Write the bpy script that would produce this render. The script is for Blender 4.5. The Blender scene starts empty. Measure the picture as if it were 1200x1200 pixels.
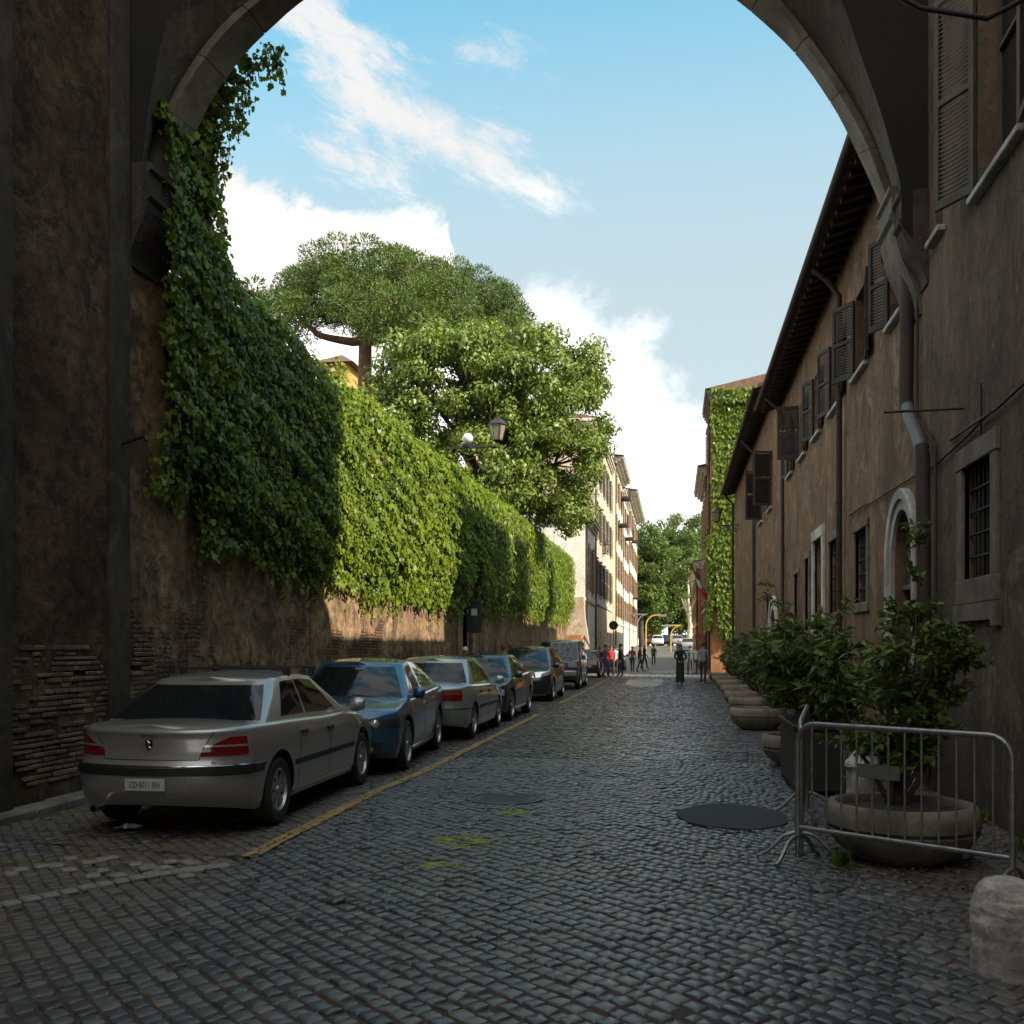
import bpy, math, random
import numpy as np
from mathutils import Vector, Matrix, noise as mnoise
random.seed(7); RNG = np.random.default_rng(7)
SC = bpy.context.scene; COL = SC.collection
R = math.radians
# ---------------------------------------------------------------- camera
TH = math.atan(190/1200); CT, ST = math.cos(TH), math.sin(TH); EYE = 1.65
cam = bpy.data.cameras.new('camera'); camo = bpy.data.objects.new('camera', cam); COL.objects.link(camo)
camo.location = (0, 0, EYE); camo.rotation_euler = (R(90), 0, TH)
cam.sensor_width = 36; cam.lens = 36; cam.shift_y = 157/1200; cam.clip_start = .05; cam.clip_end = 3000
SC.camera = camo
def ray(px, py):            # direction, per unit of depth, through a point seen in the photograph (used for surveying only)
    u = (px-600)/1200; v = (757-py)/1200
    return u*CT-ST, u*ST+CT, v
def on_x(px, py, X):
    a, b, c = ray(px, py); k = X/a; return X, b*k, EYE+c*k
def on_ground(px, py):
    a, b, c = ray(px, py); k = -EYE/c; return a*k, b*k
# ---------------------------------------------------------------- object helpers
def tag(o, label=None, cat=None, group=None, kind=None):
    if label: o['label'] = label
    if cat: o['category'] = cat
    if group: o['group'] = group
    if kind: o['kind'] = kind
    return o
def thing(name, label, cat, loc=(0,0,0), rz=0, group=None, kind=None):
    o = bpy.data.objects.new(name, None); COL.objects.link(o); o.location = loc; o.rotation_euler = (0,0,rz)
    o.empty_display_size = .2
    return tag(o, label, cat, group, kind)
def link(name, me, parent=None, loc=(0,0,0), rot=(0,0,0)):
    o = bpy.data.objects.new(name, me); COL.objects.link(o); o.location = loc; o.rotation_euler = rot
    if parent: o.parent = parent
    return o
def copy_tree(o, parent=None):
    c = o.copy(); COL.objects.link(c)
    if parent: c.parent = parent
    for ch in list(o.children): copy_tree(ch, c)
    return c
class MB:
    def __init__(s): s.v = []; s.f = []; s.m = []
    def add(s, V, F, mi=0):
        b = len(s.v); s.v += [tuple(p) for p in V]; s.f += [tuple(i+b for i in f) for f in F]; s.m += [mi]*len(F); return s
    def box(s, x0, x1, y0, y1, z0, z1, mi=0, T=None, bev=0):
        if x0 > x1: x0, x1 = x1, x0
        if y0 > y1: y0, y1 = y1, y0
        if z0 > z1: z0, z1 = z1, z0
        b = min(bev, (x1-x0)/2.01, (y1-y0)/2.01, (z1-z0)/2.01)
        if b > 0:
            V = []; idx = {}
            for i, X in enumerate((x0, x1)):
                for j, Y in enumerate((y0, y1)):
                    for k, Z in enumerate((z0, z1)):
                        sx, sy, sz = (1, -1)[i], (1, -1)[j], (1, -1)[k]
                        idx[i,j,k,0] = len(V); V.append((X, Y+sy*b, Z+sz*b))
                        idx[i,j,k,1] = len(V); V.append((X+sx*b, Y, Z+sz*b))
                        idx[i,j,k,2] = len(V); V.append((X+sx*b, Y+sy*b, Z))
            F = []
            for i in (0, 1):
                F.append([idx[i,0,0,0], idx[i,1,0,0], idx[i,1,1,0], idx[i,0,1,0]])
                F.append([idx[0,i,0,1], idx[1,i,0,1], idx[1,i,1,1], idx[0,i,1,1]])
                F.append([idx[0,0,i,2], idx[1,0,i,2], idx[1,1,i,2], idx[0,1,i,2]])
                for j in (0, 1):
                    F.append([idx[i,j,0,0], idx[i,j,1,0], idx[i,j,1,1], idx[i,j,0,1]])
                    F.append([idx[i,0,j,0], idx[i,1,j,0], idx[i,1,j,2], idx[i,0,j,2]])
                    F.append([idx[0,i,j,1], idx[1,i,j,1], idx[1,i,j,2], idx[0,i,j,2]])
                    for k in (0, 1): F.append([idx[i,j,k,0], idx[i,j,k,1], idx[i,j,k,2]])
        else:
            V = [(x0,y0,z0),(x1,y0,z0),(x1,y1,z0),(x0,y1,z0),(x0,y0,z1),(x1,y0,z1),(x1,y1,z1),(x0,y1,z1)]
            F = [(0,3,2,1),(4,5,6,7),(0,1,5,4),(1,2,6,5),(2,3,7,6),(3,0,4,7)]
        if T: V = [T(*p) for p in V]
        return s.add(V, F, mi)
    def tube(s, pts, r, n=8, mi=0, cap=True):
        pts = [Vector(p) for p in pts]; N = len(pts); rs = r if hasattr(r, '__len__') else [r]*N
        V = []; F = []; up = None
        for i, p in enumerate(pts):
            t = (pts[min(i+1, N-1)]-pts[max(i-1, 0)])
            t = t.normalized() if t.length > 1e-9 else Vector((0,0,1))
            if up is None: up = Vector((0,0,1)) if abs(t.z) < .9 else Vector((1,0,0))
            a = t.cross(up)
            if a.length < 1e-6: a = t.orthogonal()
            a.normalize(); b = a.cross(t).normalized(); up = b
            for k in range(n):
                w = 2*math.pi*k/n; V.append(p+(a*math.cos(w)+b*math.sin(w))*rs[i])
        for i in range(N-1):
            for k in range(n): F.append((i*n+k, i*n+(k+1)%n, (i+1)*n+(k+1)%n, (i+1)*n+k))
        if cap: F.append(tuple(range(n-1, -1, -1))); F.append(tuple((N-1)*n+k for k in range(n)))
        return s.add(V, F, mi)
    def lathe(s, prof, n=32, c=(0,0,0), mi=0, wob=None, axis='z'):
        V = []; F = []; m = len(prof)
        for k in range(n):
            w = 2*math.pi*k/n
            for (r, z) in prof:
                q = r*(1+(wob(w, z) if wob else 0))
                if axis == 'z': V.append((c[0]+q*math.cos(w), c[1]+q*math.sin(w), c[2]+z))
                elif axis == 'y': V.append((c[0]+q*math.cos(w), c[1]+z, c[2]+q*math.sin(w)))
                else: V.append((c[0]+z, c[1]+q*math.cos(w), c[2]+q*math.sin(w)))
        for k in range(n):
            for j in range(m-1): F.append((k*m+j, ((k+1)%n)*m+j, ((k+1)%n)*m+j+1, k*m+j+1))
        return s.add(V, F, mi)
    def grid(s, G, mi=0, flip=False):
        a = len(G); b = len(G[0]); V = [p for row in G for p in row]; F = []
        for i in range(a-1):
            for j in range(b-1):
                q = (i*b+j, (i+1)*b+j, (i+1)*b+j+1, i*b+j+1); F.append(q[::-1] if flip else q)
        return s.add(V, F, mi)
    def prism(s, poly, T, d0, d1, mi=0):        # poly in (a,b), T(a,b,d)
        n = len(poly); V = [T(a, b, d0) for a, b in poly]+[T(a, b, d1) for a, b in poly]
        F = [tuple(range(n))[::-1], tuple(range(n, 2*n))]+[(i, (i+1)%n, (i+1)%n+n, i+n) for i in range(n)]
        return s.add(V, F, mi)
    def build(s, name, mats, parent=None, smooth=None, loc=(0,0,0), rot=(0,0,0), fix=True):
        me = bpy.data.meshes.new(name); me.from_pydata([tuple(p) for p in s.v], [], s.f)
        for m in (mats if isinstance(mats, (list, tuple)) else [mats]): me.materials.append(m)
        if any(s.m): me.polygons.foreach_set('material_index', s.m)
        if fix:
            import bmesh
            bm = bmesh.new(); bm.from_mesh(me); bmesh.ops.recalc_face_normals(bm, faces=bm.faces); bm.to_mesh(me); bm.free()
        if smooth is not None:
            me.polygons.foreach_set('use_smooth', [True]*len(me.polygons))
            me.set_sharp_from_angle(angle=R(smooth))
        me.update()
        return link(name, me, parent, loc, rot)
def fast_mesh(name, V, F, mat, parent=None, smooth=False):     # V (n,3), F (m,k) uniform arrays
    me = bpy.data.meshes.new(name); n, (m, k) = len(V), F.shape
    me.vertices.add(n); me.vertices.foreach_set('co', np.ascontiguousarray(V, dtype=np.float32).ravel())
    me.loops.add(m*k); me.loops.foreach_set('vertex_index', F.astype(np.int32).ravel())
    me.polygons.add(m); me.polygons.foreach_set('loop_start', np.arange(0, m*k, k, dtype=np.int32))
    if smooth: me.polygons.foreach_set('use_smooth', np.ones(m, dtype=bool))
    me.update(calc_edges=True); me.validate()
    me.materials.append(mat)
    return link(name, me, parent)
# ---------------------------------------------------------------- materials
class NT:
    def __init__(s, name):
        s.mat = bpy.data.materials.new(name); s.mat.use_nodes = True; s.t = s.mat.node_tree; s.n = s.t.nodes; s.n.clear()
        s.out = s.n.new('ShaderNodeOutputMaterial'); s.b = s.n.new('ShaderNodeBsdfPrincipled')
        s.t.links.new(s.b.outputs[0], s.out.inputs[0])
    def new(s, typ, **kw):
        o = s.n.new(typ)
        for k, v in kw.items(): setattr(o, k, v)
        return o
    def L(s, a, b): s.t.links.new(a, b)
    def put(s, sock, val):
        if hasattr(val, 'links') or hasattr(val, 'is_output'): s.L(val, sock)
        else: sock.default_value = val
    def math(s, op, a, b=None, c=None, clamp=False):
        o = s.new('ShaderNodeMath', operation=op, use_clamp=clamp); s.put(o.inputs[0], a)
        if b is not None: s.put(o.inputs[1], b)
        if c is not None: s.put(o.inputs[2], c)
        return o.outputs[0]
    def pos(s): return s.new('ShaderNodeNewGeometry').outputs['Position']
    def xyz(s, v):
        o = s.new('ShaderNodeSeparateXYZ'); s.L(v, o.inputs[0]); return o.outputs
    def comb(s, x, y, z):
        o = s.new('ShaderNodeCombineXYZ')
        for i, q in enumerate((x, y, z)): s.put(o.inputs[i], q)
        return o.outputs[0]
    def map(s, v, scale=(1,1,1), loc=(0,0,0)):
        o = s.new('ShaderNodeMapping'); s.L(v, o.inputs[0]); o.inputs['Scale'].default_value = scale; o.inputs['Location'].default_value = loc
        return o.outputs[0]
    def noise(s, v, scale, detail=5, rough=.55, dist=0):
        o = s.new('ShaderNodeTexNoise'); s.L(v, o.inputs['Vector']); o.inputs['Scale'].default_value = scale
        o.inputs['Detail'].default_value = detail; o.inputs['Roughness'].default_value = rough; o.inputs['Distortion'].default_value = dist
        return o.outputs[0]
    def ramp(s, f, stops, interp='LINEAR'):
        o = s.new('ShaderNodeValToRGB'); s.put(o.inputs[0], f); cr = o.color_ramp; cr.interpolation = interp
        while len(cr.elements) < len(stops): cr.elements.new(.5)
        for e, (p, c) in zip(cr.elements, stops):
            e.position = p; e.color = (c, c, c, 1) if not hasattr(c, '__len__') else (*c[:3], 1)
        return o.outputs[0]
    def mix(s, f, a, b, mode='MIX'):
        o = s.new('ShaderNodeMix', data_type='RGBA', blend_type=mode); s.put(o.inputs[0], f)
        s.put(o.inputs[6], a if hasattr(a, 'links') else (*a[:3], 1)); s.put(o.inputs[7], b if hasattr(b, 'links') else (*b[:3], 1))
        return o.outputs[2]
    def bump(s, h, strength=.5, dist=.02, prev=None):
        o = s.new('ShaderNodeBump'); s.L(h, o.inputs['Height']); o.inputs['Strength'].default_value = strength; o.inputs['Distance'].default_value = dist
        if prev: s.L(prev, o.inputs['Normal'])
        return o.outputs[0]
    def fin(s, col=None, rough=None, normal=None, **kw):
        if col is not None: s.put(s.b.inputs['Base Color'], col if hasattr(col, 'links') else (*col[:3], 1))
        if rough is not None: s.put(s.b.inputs['Roughness'], rough)
        if normal is not None: s.L(normal, s.b.inputs['Normal'])
        for k, v in kw.items(): s.put(s.b.inputs[k], v)
        return s.mat
def simple(name, col, rough=.6, var=.25, scale=8, bump=.1, metal=0, coat=0, **kw):
    t = NT(name); p = t.new('ShaderNodeTexCoord').outputs['Object']; f = t.noise(p, scale, 5)
    c = t.mix(t.ramp(f, [(.3, 0), (.7, 1)]), [q*(1-var) for q in col], [min(1, q*(1+var)) for q in col])
    r = t.math('MULTIPLY_ADD', f, .16, rough-.08, clamp=True)
    if metal: kw['Metallic'] = metal
    if coat: kw['Coat Weight'] = coat; kw['Coat Roughness'] = .04
    return t.fin(c, r, t.bump(t.noise(p, scale*6, 3), bump, .01) if bump else None, **kw)
def plaster(name, light, mid, dark, patch=None, streak=1., bump=.35, scale=1., zdirt=True, grain=.015):
    t = NT(name); p = t.pos()
    big = t.noise(t.map(p, (1, 1, .45)), .55*scale, 7, .62, .4)
    st = t.noise(t.map(p, (1.7, 1.7, .25)), 1.1*scale, 8, .68, .5)
    bl = t.noise(t.map(p, (1, 1, .7), (7, 3, 5)), 1.7*scale, 10, .72, .9); pl_ = t.noise(t.map(p, (1, 1, .6), (1, 9, 2)), 1.15*scale, 10, .7, 1.3); dr = t.noise(t.map(p, (2.4, 2.4, .4), (4, 4, 4)), 1.2*scale, 9, .7, .7)
    fine = t.noise(p, 9*scale, 7, .7); grit = t.noise(p, 60*scale, 4, .6)
    c = t.mix(t.ramp(big, [(.36, 0), (.62, 1)]), mid, light)
    c = t.mix(t.math('MULTIPLY', t.ramp(st, [(.40, 0), (.68, 1)]), .62*streak), c, dark)
    c = t.mix(t.math('MULTIPLY', t.ramp(bl, [(.50, 0), (.585, 1)]), .62), c, dark); c = t.mix(t.math('MULTIPLY', t.ramp(pl_, [(.575, 0), (.61, 1)]), .38), c, [min(1, q*1.45+.02) for q in light]); c = t.mix(t.math('MULTIPLY', t.ramp(dr, [(.56, 0), (.72, 1)]), .55*streak), c, [q*.7 for q in dark])
    c = t.mix(t.math('MULTIPLY', t.ramp(fine, [(.35, 1), (.6, 0)]), .45), c, [q*.55 for q in dark])
    if patch:
        pm = t.ramp(t.noise(p, 1.7*scale, 6, .65, .6), [(.58, 0), (.61, 1)]); c = t.mix(t.math('MULTIPLY', pm, .8), c, patch)
    if zdirt:
        z = t.xyz(p)[2]; zz = t.math('ADD', z, t.math('MULTIPLY', st, 1.6))
        c = t.mix(t.math('MULTIPLY', t.ramp(t.math('MULTIPLY', zz, .3), [(.25, 1), (.62, 0)]), .6), c, [q*.6 for q in dark])
    cr = t.noise(p, 2.4, 6, .7, 1.2)      # hairline cracks
    ck = t.ramp(t.math('ABSOLUTE', t.math('SUBTRACT', cr, .5)), [(0, 0), (.006, 1)])
    c = t.mix(t.math('MULTIPLY', t.math('SUBTRACT', 1, ck), .5), c, [q*.3 for q in dark])
    n = t.bump(big, bump, .12); n = t.bump(fine, bump, grain*2.5, n); n = t.bump(grit, bump*.8, grain*.5, n)
    return t.fin(c, t.math('MULTIPLY_ADD', fine, .2, .78, clamp=True), n, **{'Specular IOR Level': .25})
def stone(name, a, b, scale=6, rough=.8, bump=.6):
    t = NT(name); p = t.pos(); f = t.noise(p, scale, 8, .7, .3); g = t.noise(p, scale*.3, 5, .6)
    c = t.mix(t.ramp(f, [(.35, 0), (.65, 1)]), a, b); c = t.mix(t.math('MULTIPLY', t.ramp(g, [(.45, 0), (.62, 1)]), .6), c, [q*.45 for q in a])
    pit = t.ramp(t.noise(p, scale*5, 4, .6), [(.36, 0), (.46, 1)])
    return t.fin(c, rough, t.bump(pit, bump*.6, .006, t.bump(f, bump, .02)))
def leafmat(name, cols, trans=.35, rough=.42, young=None):
    t = NT(name); g = t.new('ShaderNodeNewGeometry'); rnd = g.outputs['Random Per Island']
    c = t.ramp(rnd, [(i/(len(cols)-1), q) for i, q in enumerate(cols)] if name != 'ivy_leaf' else [(0, cols[0]), (.02, cols[0]), (.022, cols[1])]+[((i+1)/(len(cols)-2), q) for i, q in enumerate(cols[2:])])
    cl = t.noise(g.outputs['Position'], .9, 3, .6)
    c = t.mix(t.ramp(cl, [(.35, 0), (.65, .55)]), c, young or [cols[-1][0]*1.25, cols[-1][1]*1.15, cols[-1][2]*.8])
    t.fin(c, rough, None, **{'Specular IOR Level': .35})
    tr = t.new('ShaderNodeBsdfTranslucent'); hs = t.mix(1.0, c, (1.15, 1.1, .45), 'MULTIPLY'); t.L(hs, tr.inputs[0])
    m = t.new('ShaderNodeMixShader'); m.inputs[0].default_value = trans; t.L(t.b.outputs[0], m.inputs[1]); t.L(tr.outputs[0], m.inputs[2]); t.L(m.outputs[0], t.out.inputs[0])
    return t.mat
# ---------------------------------------------------------------- leaves
LOBED = np.array([(0,.02),(.26,-.02),(.5,.22),(.3,.42),(.36,.72),(.0,1.0),(-.36,.72),(-.3,.42),(-.5,.22),(-.26,-.02)])
OVAL = np.array([(0,0),(.22,.3),(.2,.65),(0,1),(-.2,.65),(-.22,.3)])
DIAM = np.array([(0,0),(.36,.45),(0,1),(-.36,.45)])
BLADE = np.array([(0,0),(.075,.4),(0,1),(-.075,.4)])
def leaves(name, P, N, size, mat, shape=DIAM, parent=None, down=None, spread=.6, droop=.25, dirs=None, rng=RNG):
    n = len(P)
    if n == 0: return None
    N = N+rng.normal(0, spread, (n, 3)); N /= np.linalg.norm(N, axis=1)[:, None]+1e-9
    if dirs is None:
        d = rng.normal(0, .8, (n, 3))
        if down is not None: d += np.array(down)
    else: d = dirs
    d = d-(d*N).sum(1)[:, None]*N; d /= np.linalg.norm(d, axis=1)[:, None]+1e-9
    t = np.cross(d, N); k = len(shape); size = np.broadcast_to(size, (n,))[:, None, None]
    A = shape[:, 0][None, :, None]; B = shape[:, 1][None, :, None]
    V = P[:, None, :]+size*(A*t[:, None, :]+B*d[:, None, :]-(B**2*droop-np.abs(A)*.35)*N[:, None, :]*1.0)
    F = np.arange(n*k).reshape(n, k)
    return fast_mesh(name, V.reshape(-1, 3), F, mat, parent)
def fnoise(P, scale, seed=0):
    return np.array([mnoise.noise(Vector((p[0]*scale+seed*17.3, p[1]*scale+seed*5.1, p[2]*scale-seed*9.7))) for p in P])
def n1(x, s=1., seed=0.): return mnoise.noise(Vector((x*s+seed*13.7, seed*7.1+.5, .37)))
def lerp(a, b, t): return a+(b-a)*t
def interp(x, pts):
    xs = [p[0] for p in pts]; return float(np.interp(x, xs, [p[1] for p in pts]))
M = {}
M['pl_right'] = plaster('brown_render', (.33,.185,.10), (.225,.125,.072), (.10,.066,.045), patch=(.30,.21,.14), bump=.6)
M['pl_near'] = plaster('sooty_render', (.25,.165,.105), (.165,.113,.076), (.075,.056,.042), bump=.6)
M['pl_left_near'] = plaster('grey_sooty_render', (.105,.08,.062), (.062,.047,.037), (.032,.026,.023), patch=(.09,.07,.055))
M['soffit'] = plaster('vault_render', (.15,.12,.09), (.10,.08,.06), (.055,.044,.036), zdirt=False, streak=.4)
M['ring'] = stone('travertine_ring', (.13,.10,.07), (.235,.185,.13), 5)
M['trim'] = stone('travertine_trim', (.15,.112,.08), (.235,.18,.13), 7)
M['trim_white'] = stone('pale_travertine', (.46,.41,.34), (.68,.62,.54), 5)
M['kerb'] = stone('kerb_travertine', (.12,.105,.085), (.22,.19,.15), 6)
M['bollard'] = stone('bollard_stone', (.26,.235,.21), (.60,.56,.51), 9, bump=.9)
M['planter'] = stone('cast_stone', (.17,.145,.11), (.26,.225,.175), 12)
M['soil'] = simple('soil', (.045,.032,.02), .95, .4, 20, .6)
M['iron'] = simple('black_iron', (.018,.017,.016), .55, .3, 20, .2)
M['galv'] = simple('galvanised_steel', (.28,.28,.27), .42, .25, 14, .15, metal=.75)
M['pipe_brown'] = simple('brown_pipe_paint', (.045,.028,.02), .75, .3, 3, .1)
M['pipe_grey'] = simple('zinc_pipe', (.16,.155,.15), .6, .2, 6, .05, metal=.5)
M['shutter'] = simple('shutter_brown', (.04,.032,.024), .85, .35, 4, .15)
M['shutter_grey'] = simple('shutter_grey', (.085,.07,.052), .85, .3, 4, .15)
M['shutter_tan'] = simple('shutter_tan', (.17,.095,.05), .6, .25, 4, .1)
M['sill'] = stone('marble_sill', (.35,.33,.30), (.55,.52,.48), 6)
M['pane'] = simple('window_glass', (.012,.013,.014), .06, .2, 1.5, .03)
M['tile'] = None
M['wood_dark'] = simple('dark_timber', (.03,.022,.016), .75, .4, 6, .3)
M['door_green'] = simple('green_black_door', (.018,.026,.022), .5, .3, 5, .1)
def tile_mat():
    t = NT('terracotta_tile'); p = t.pos(); f = t.noise(p, 3, 6, .7); x = t.xyz(p)
    w = t.math('SINE', t.math('MULTIPLY', x[1], 2*math.pi/.2)); u = t.math('FRACT', t.math('MULTIPLY', x[0], 3.2))
    c = t.mix(t.ramp(f, [(.3, 0), (.7, 1)]), (.11,.06,.035), (.24,.13,.08)); h = t.math('ADD', w, t.math('MULTIPLY', u, .5))
    return t.fin(c, .85, t.bump(h, .9, .06))
M['tile'] = tile_mat()
# rough old masonry wall: stucco remnants over brick courses and rubble
def wall_mat(name='old_masonry', k=1., boff=.13):
    t = NT(name); p = t.pos(); x = t.xyz(p)
    wob = t.noise(p, 1.3, 4, .6)
    uv = t.comb(x[1], t.math('ADD', x[2], t.math('MULTIPLY', wob, .10)), 0)
    br = t.new('ShaderNodeTexBrick'); t.L(uv, br.inputs['Vector']); br.inputs['Scale'].default_value = 1
    br.inputs['Brick Width'].default_value = .27; br.inputs['Row Height'].default_value = .062; br.inputs['Mortar Size'].default_value = .011; br.inputs['Mortar Smooth'].default_value = .5
    br.inputs['Color1'].default_value = (.20,.115,.065,1); br.inputs['Color2'].default_value = (.095,.055,.035,1); br.inputs['Mortar'].default_value = (.035,.028,.022,1)
    big = t.noise(p, .8, 7, .65, .5); fine = t.noise(p, 7, 8, .72); st = t.noise(t.map(p, (1.1, 1.1, .5)), 1.6, 10, .72, .8)
    vor = t.new('ShaderNodeTexVoronoi'); t.L(t.map(p, (1, 1, 1.5)), vor.inputs[0]); vor.inputs['Scale'].default_value = 4.2
    stucco = t.mix(t.ramp(big, [(.38, 0), (.6, 1)]), (.26,.16,.085), (.42,.28,.16))
    stucco = t.mix(t.ramp(vor.outputs['Distance'], [(.25, 0), (.7, .4)]), stucco, (.13,.07,.035))
    stucco = t.mix(t.math('MULTIPLY', t.ramp(st, [(.47, 0), (.62, 1)]), .7 if k == 1 else .25), stucco, (.06,.042,.03))
    stucco = t.mix(t.math('MULTIPLY', t.ramp(t.noise(t.map(p, (1.5, 1.5, .7)), 1.9, 10, .72, .8), [(.57, 0), (.66, 1)]), .5), stucco, (.42,.33,.23))
    stucco = t.mix(t.math('MULTIPLY', t.ramp(fine, [(.38, 1), (.56, 0)]), .6), stucco, (.07,.04,.022))
    blot = t.noise(p, 1.9, 9, .7, .8); stucco = t.mix(t.ramp(blot, [(.52, 0), (.60, .75)]), stucco, (.075,.055,.042)); stucco = t.mix(t.ramp(t.noise(p, 2.6, 8, .7, 1.), [(.60, 0), (.63, .6)]), stucco, (.30,.24,.18))
    m = t.math('SUBTRACT', t.math('ADD', t.noise(p, .9, 6, .65), boff), t.math('MULTIPLY', x[2], .105))
    m = t.math('SUBTRACT', m, t.math('MULTIPLY', t.ramp(t.math('MULTIPLY', x[1], .05), [(.55, 0), (.75, 1)]), .09))
    mk = t.ramp(m, [(.42, 0), (.47, 1)])
    c = t.mix(mk, stucco, br.outputs['Color'])
    c = t.mix(t.math('MULTIPLY', t.ramp(t.math('ADD', x[2], big), [(.35, 1), (1.3, 0)]), .5), c, (.035,.028,.022))
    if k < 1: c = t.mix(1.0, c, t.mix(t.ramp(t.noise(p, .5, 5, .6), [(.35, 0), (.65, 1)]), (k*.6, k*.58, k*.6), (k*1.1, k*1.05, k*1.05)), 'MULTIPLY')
    hb = t.math('SUBTRACT', t.math('MULTIPLY', t.math('SUBTRACT', 1, br.outputs['Fac']), .5), 0)
    hm = t.new('ShaderNodeMix'); t.L(mk, hm.inputs[0]); t.L(t.math('ADD', t.math('MULTIPLY', fine, .35), .75), hm.inputs[2]); t.L(t.math('ADD', hb, t.math('MULTIPLY', fine, .25)), hm.inputs[3])
    n = t.bump(big, .5, .15); n = t.bump(hm.outputs[0], .9, .05, n); n = t.bump(fine, .6, .04, n)
    return t.fin(c, .92, n, **{'Specular IOR Level': .2})
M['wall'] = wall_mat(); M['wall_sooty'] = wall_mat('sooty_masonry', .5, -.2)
M['soot'] = simple('soot_black_render', (.014,.012,.011), .95, .4, 1.5, .3)  # shade on the bridge face, put into a near-black base colour
def cobble_mat(far=False):
    t = NT('basalt_setts'); g = t.new('ShaderNodeNewGeometry'); p = g.outputs['Position']; x = t.xyz(p)
    rnd = g.outputs['Random Per Island']
    c = t.ramp(rnd, [(0, (.038,.043,.047)), (.35, (.064,.070,.075)), (.7, (.095,.099,.102)), (.93, (.13,.125,.118)), (1, (.18,.165,.145))])
    fine = t.noise(p, 55, 5, .65)
    big = t.noise(p, .7, 6, .6, .3)
    c = t.mix(t.math('MULTIPLY', t.ramp(fine, [(.4, 0), (.65, 1)]), .35), c, (.10,.10,.098))
    side = t.ramp(t.math('MULTIPLY_ADD', x[0], .1, .5), [(.0, .95), (.16, .75), (.2, .1), (.6, .05), (.72, .8), (.8, 1)])   # dust swept to both sides
    dm = t.math('MULTIPLY', side, t.ramp(big, [(.38, .1), (.52, 1)]))
    c = t.mix(dm, c, (.105,.078,.052))
    r = t.math('ADD', t.math('MULTIPLY', dm, .3), t.math('MULTIPLY_ADD', t.noise(p, 2.3, 4), .30, .13)); r = t.math('ADD', r, t.math('MULTIPLY', rnd, .12), clamp=True)
    return t.fin(c, r, t.bump(fine, .35, .004), **{'Specular IOR Level': .6})
M['cobble'] = cobble_mat()
def bed_mat():
    t = NT('joint_dirt'); p = t.pos(); f = t.noise(p, 30, 6, .7)
    return t.fin(t.mix(f, (.022,.019,.016), (.075,.062,.048)), .95, t.bump(f, .6, .01))
M['bed'] = bed_mat()
def far_road():
    t = NT('distant_setts'); p = t.pos(); f = t.noise(p, 9, 5, .7); g = t.noise(p, .3, 4)
    c = t.mix(t.ramp(f, [(.35, 0), (.65, 1)]), (.05,.052,.056), (.10,.10,.10)); return t.fin(t.mix(g, c, (.11,.10,.09)), .5, t.bump(f, .6, .02))
M['far_road'] = far_road()
def paint_mat(name, col, wear=.45):
    t = NT(name); p = t.pos(); w = t.noise(p, 16, 5, .75); w2 = t.noise(p, 2.5, 4)
    vor = t.new('ShaderNodeTexVoronoi'); vor.feature = 'DISTANCE_TO_EDGE'; t.L(t.map(p), vor.inputs[0]); vor.inputs['Scale'].default_value = 8.5
    a = t.math('ADD', t.math('MULTIPLY', w, .6), t.math('MULTIPLY', w2, .4)); a = t.ramp(a, [(wear-.06, 0), (wear+.04, 1)])
    a = t.math('MULTIPLY', a, t.ramp(vor.outputs[0], [(.02, 0), (.07, 1)]))
    c = t.mix(w, [q*.7 for q in col], col); t.fin(c, .7, None, Alpha=a); return t.mat
M['yellow'] = paint_mat('yellow_road_paint', (.38,.25,.07), .43)
M['yellow_faint'] = paint_mat('faint_yellow_road_paint', (.16,.11,.05), .53)
M['white_paint'] = paint_mat('white_road_paint', (.5,.49,.45), .42)
M['ivy'] = leafmat('ivy_leaf', [(.16,.10,.03), (.035,.08,.012), (.075,.14,.016), (.13,.20,.018), (.20,.26,.024)], .38, .42, young=(.21,.26,.018))
M['ivy_core'] = simple('ivy_stems', (.02,.028,.009), .9, .5, 6, .5)
M['pine'] = leafmat('pine_needles', [(.026,.055,.012), (.055,.095,.018), (.10,.145,.028)], .2, .6)
M['broad'] = leafmat('broad_leaf', [(.06,.11,.022), (.12,.19,.03), (.19,.255,.045), (.29,.33,.09)], .32, .42, young=(.15,.19,.045))
M['planef'] = leafmat('plane_leaf', [(.045,.085,.02), (.075,.125,.028), (.11,.16,.035)], .3, .5)
M['shrub'] = leafmat('shrub_leaf', [(.045,.08,.02), (.08,.13,.03), (.13,.18,.045)], .3, .4)
M['oleander'] = leafmat('oleander_leaf', [(.06,.10,.035), (.10,.15,.05), (.15,.21,.07)], .3, .4)
M['bark'] = simple('pine_bark', (.16,.085,.05), .9, .4, 5, .8)
M['bark_dark'] = simple('dark_bark', (.06,.045,.035), .9, .4, 5, .8)
M['bark_pale'] = simple('plane_bark', (.42,.38,.30), .8, .4, 2, .4)
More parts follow.
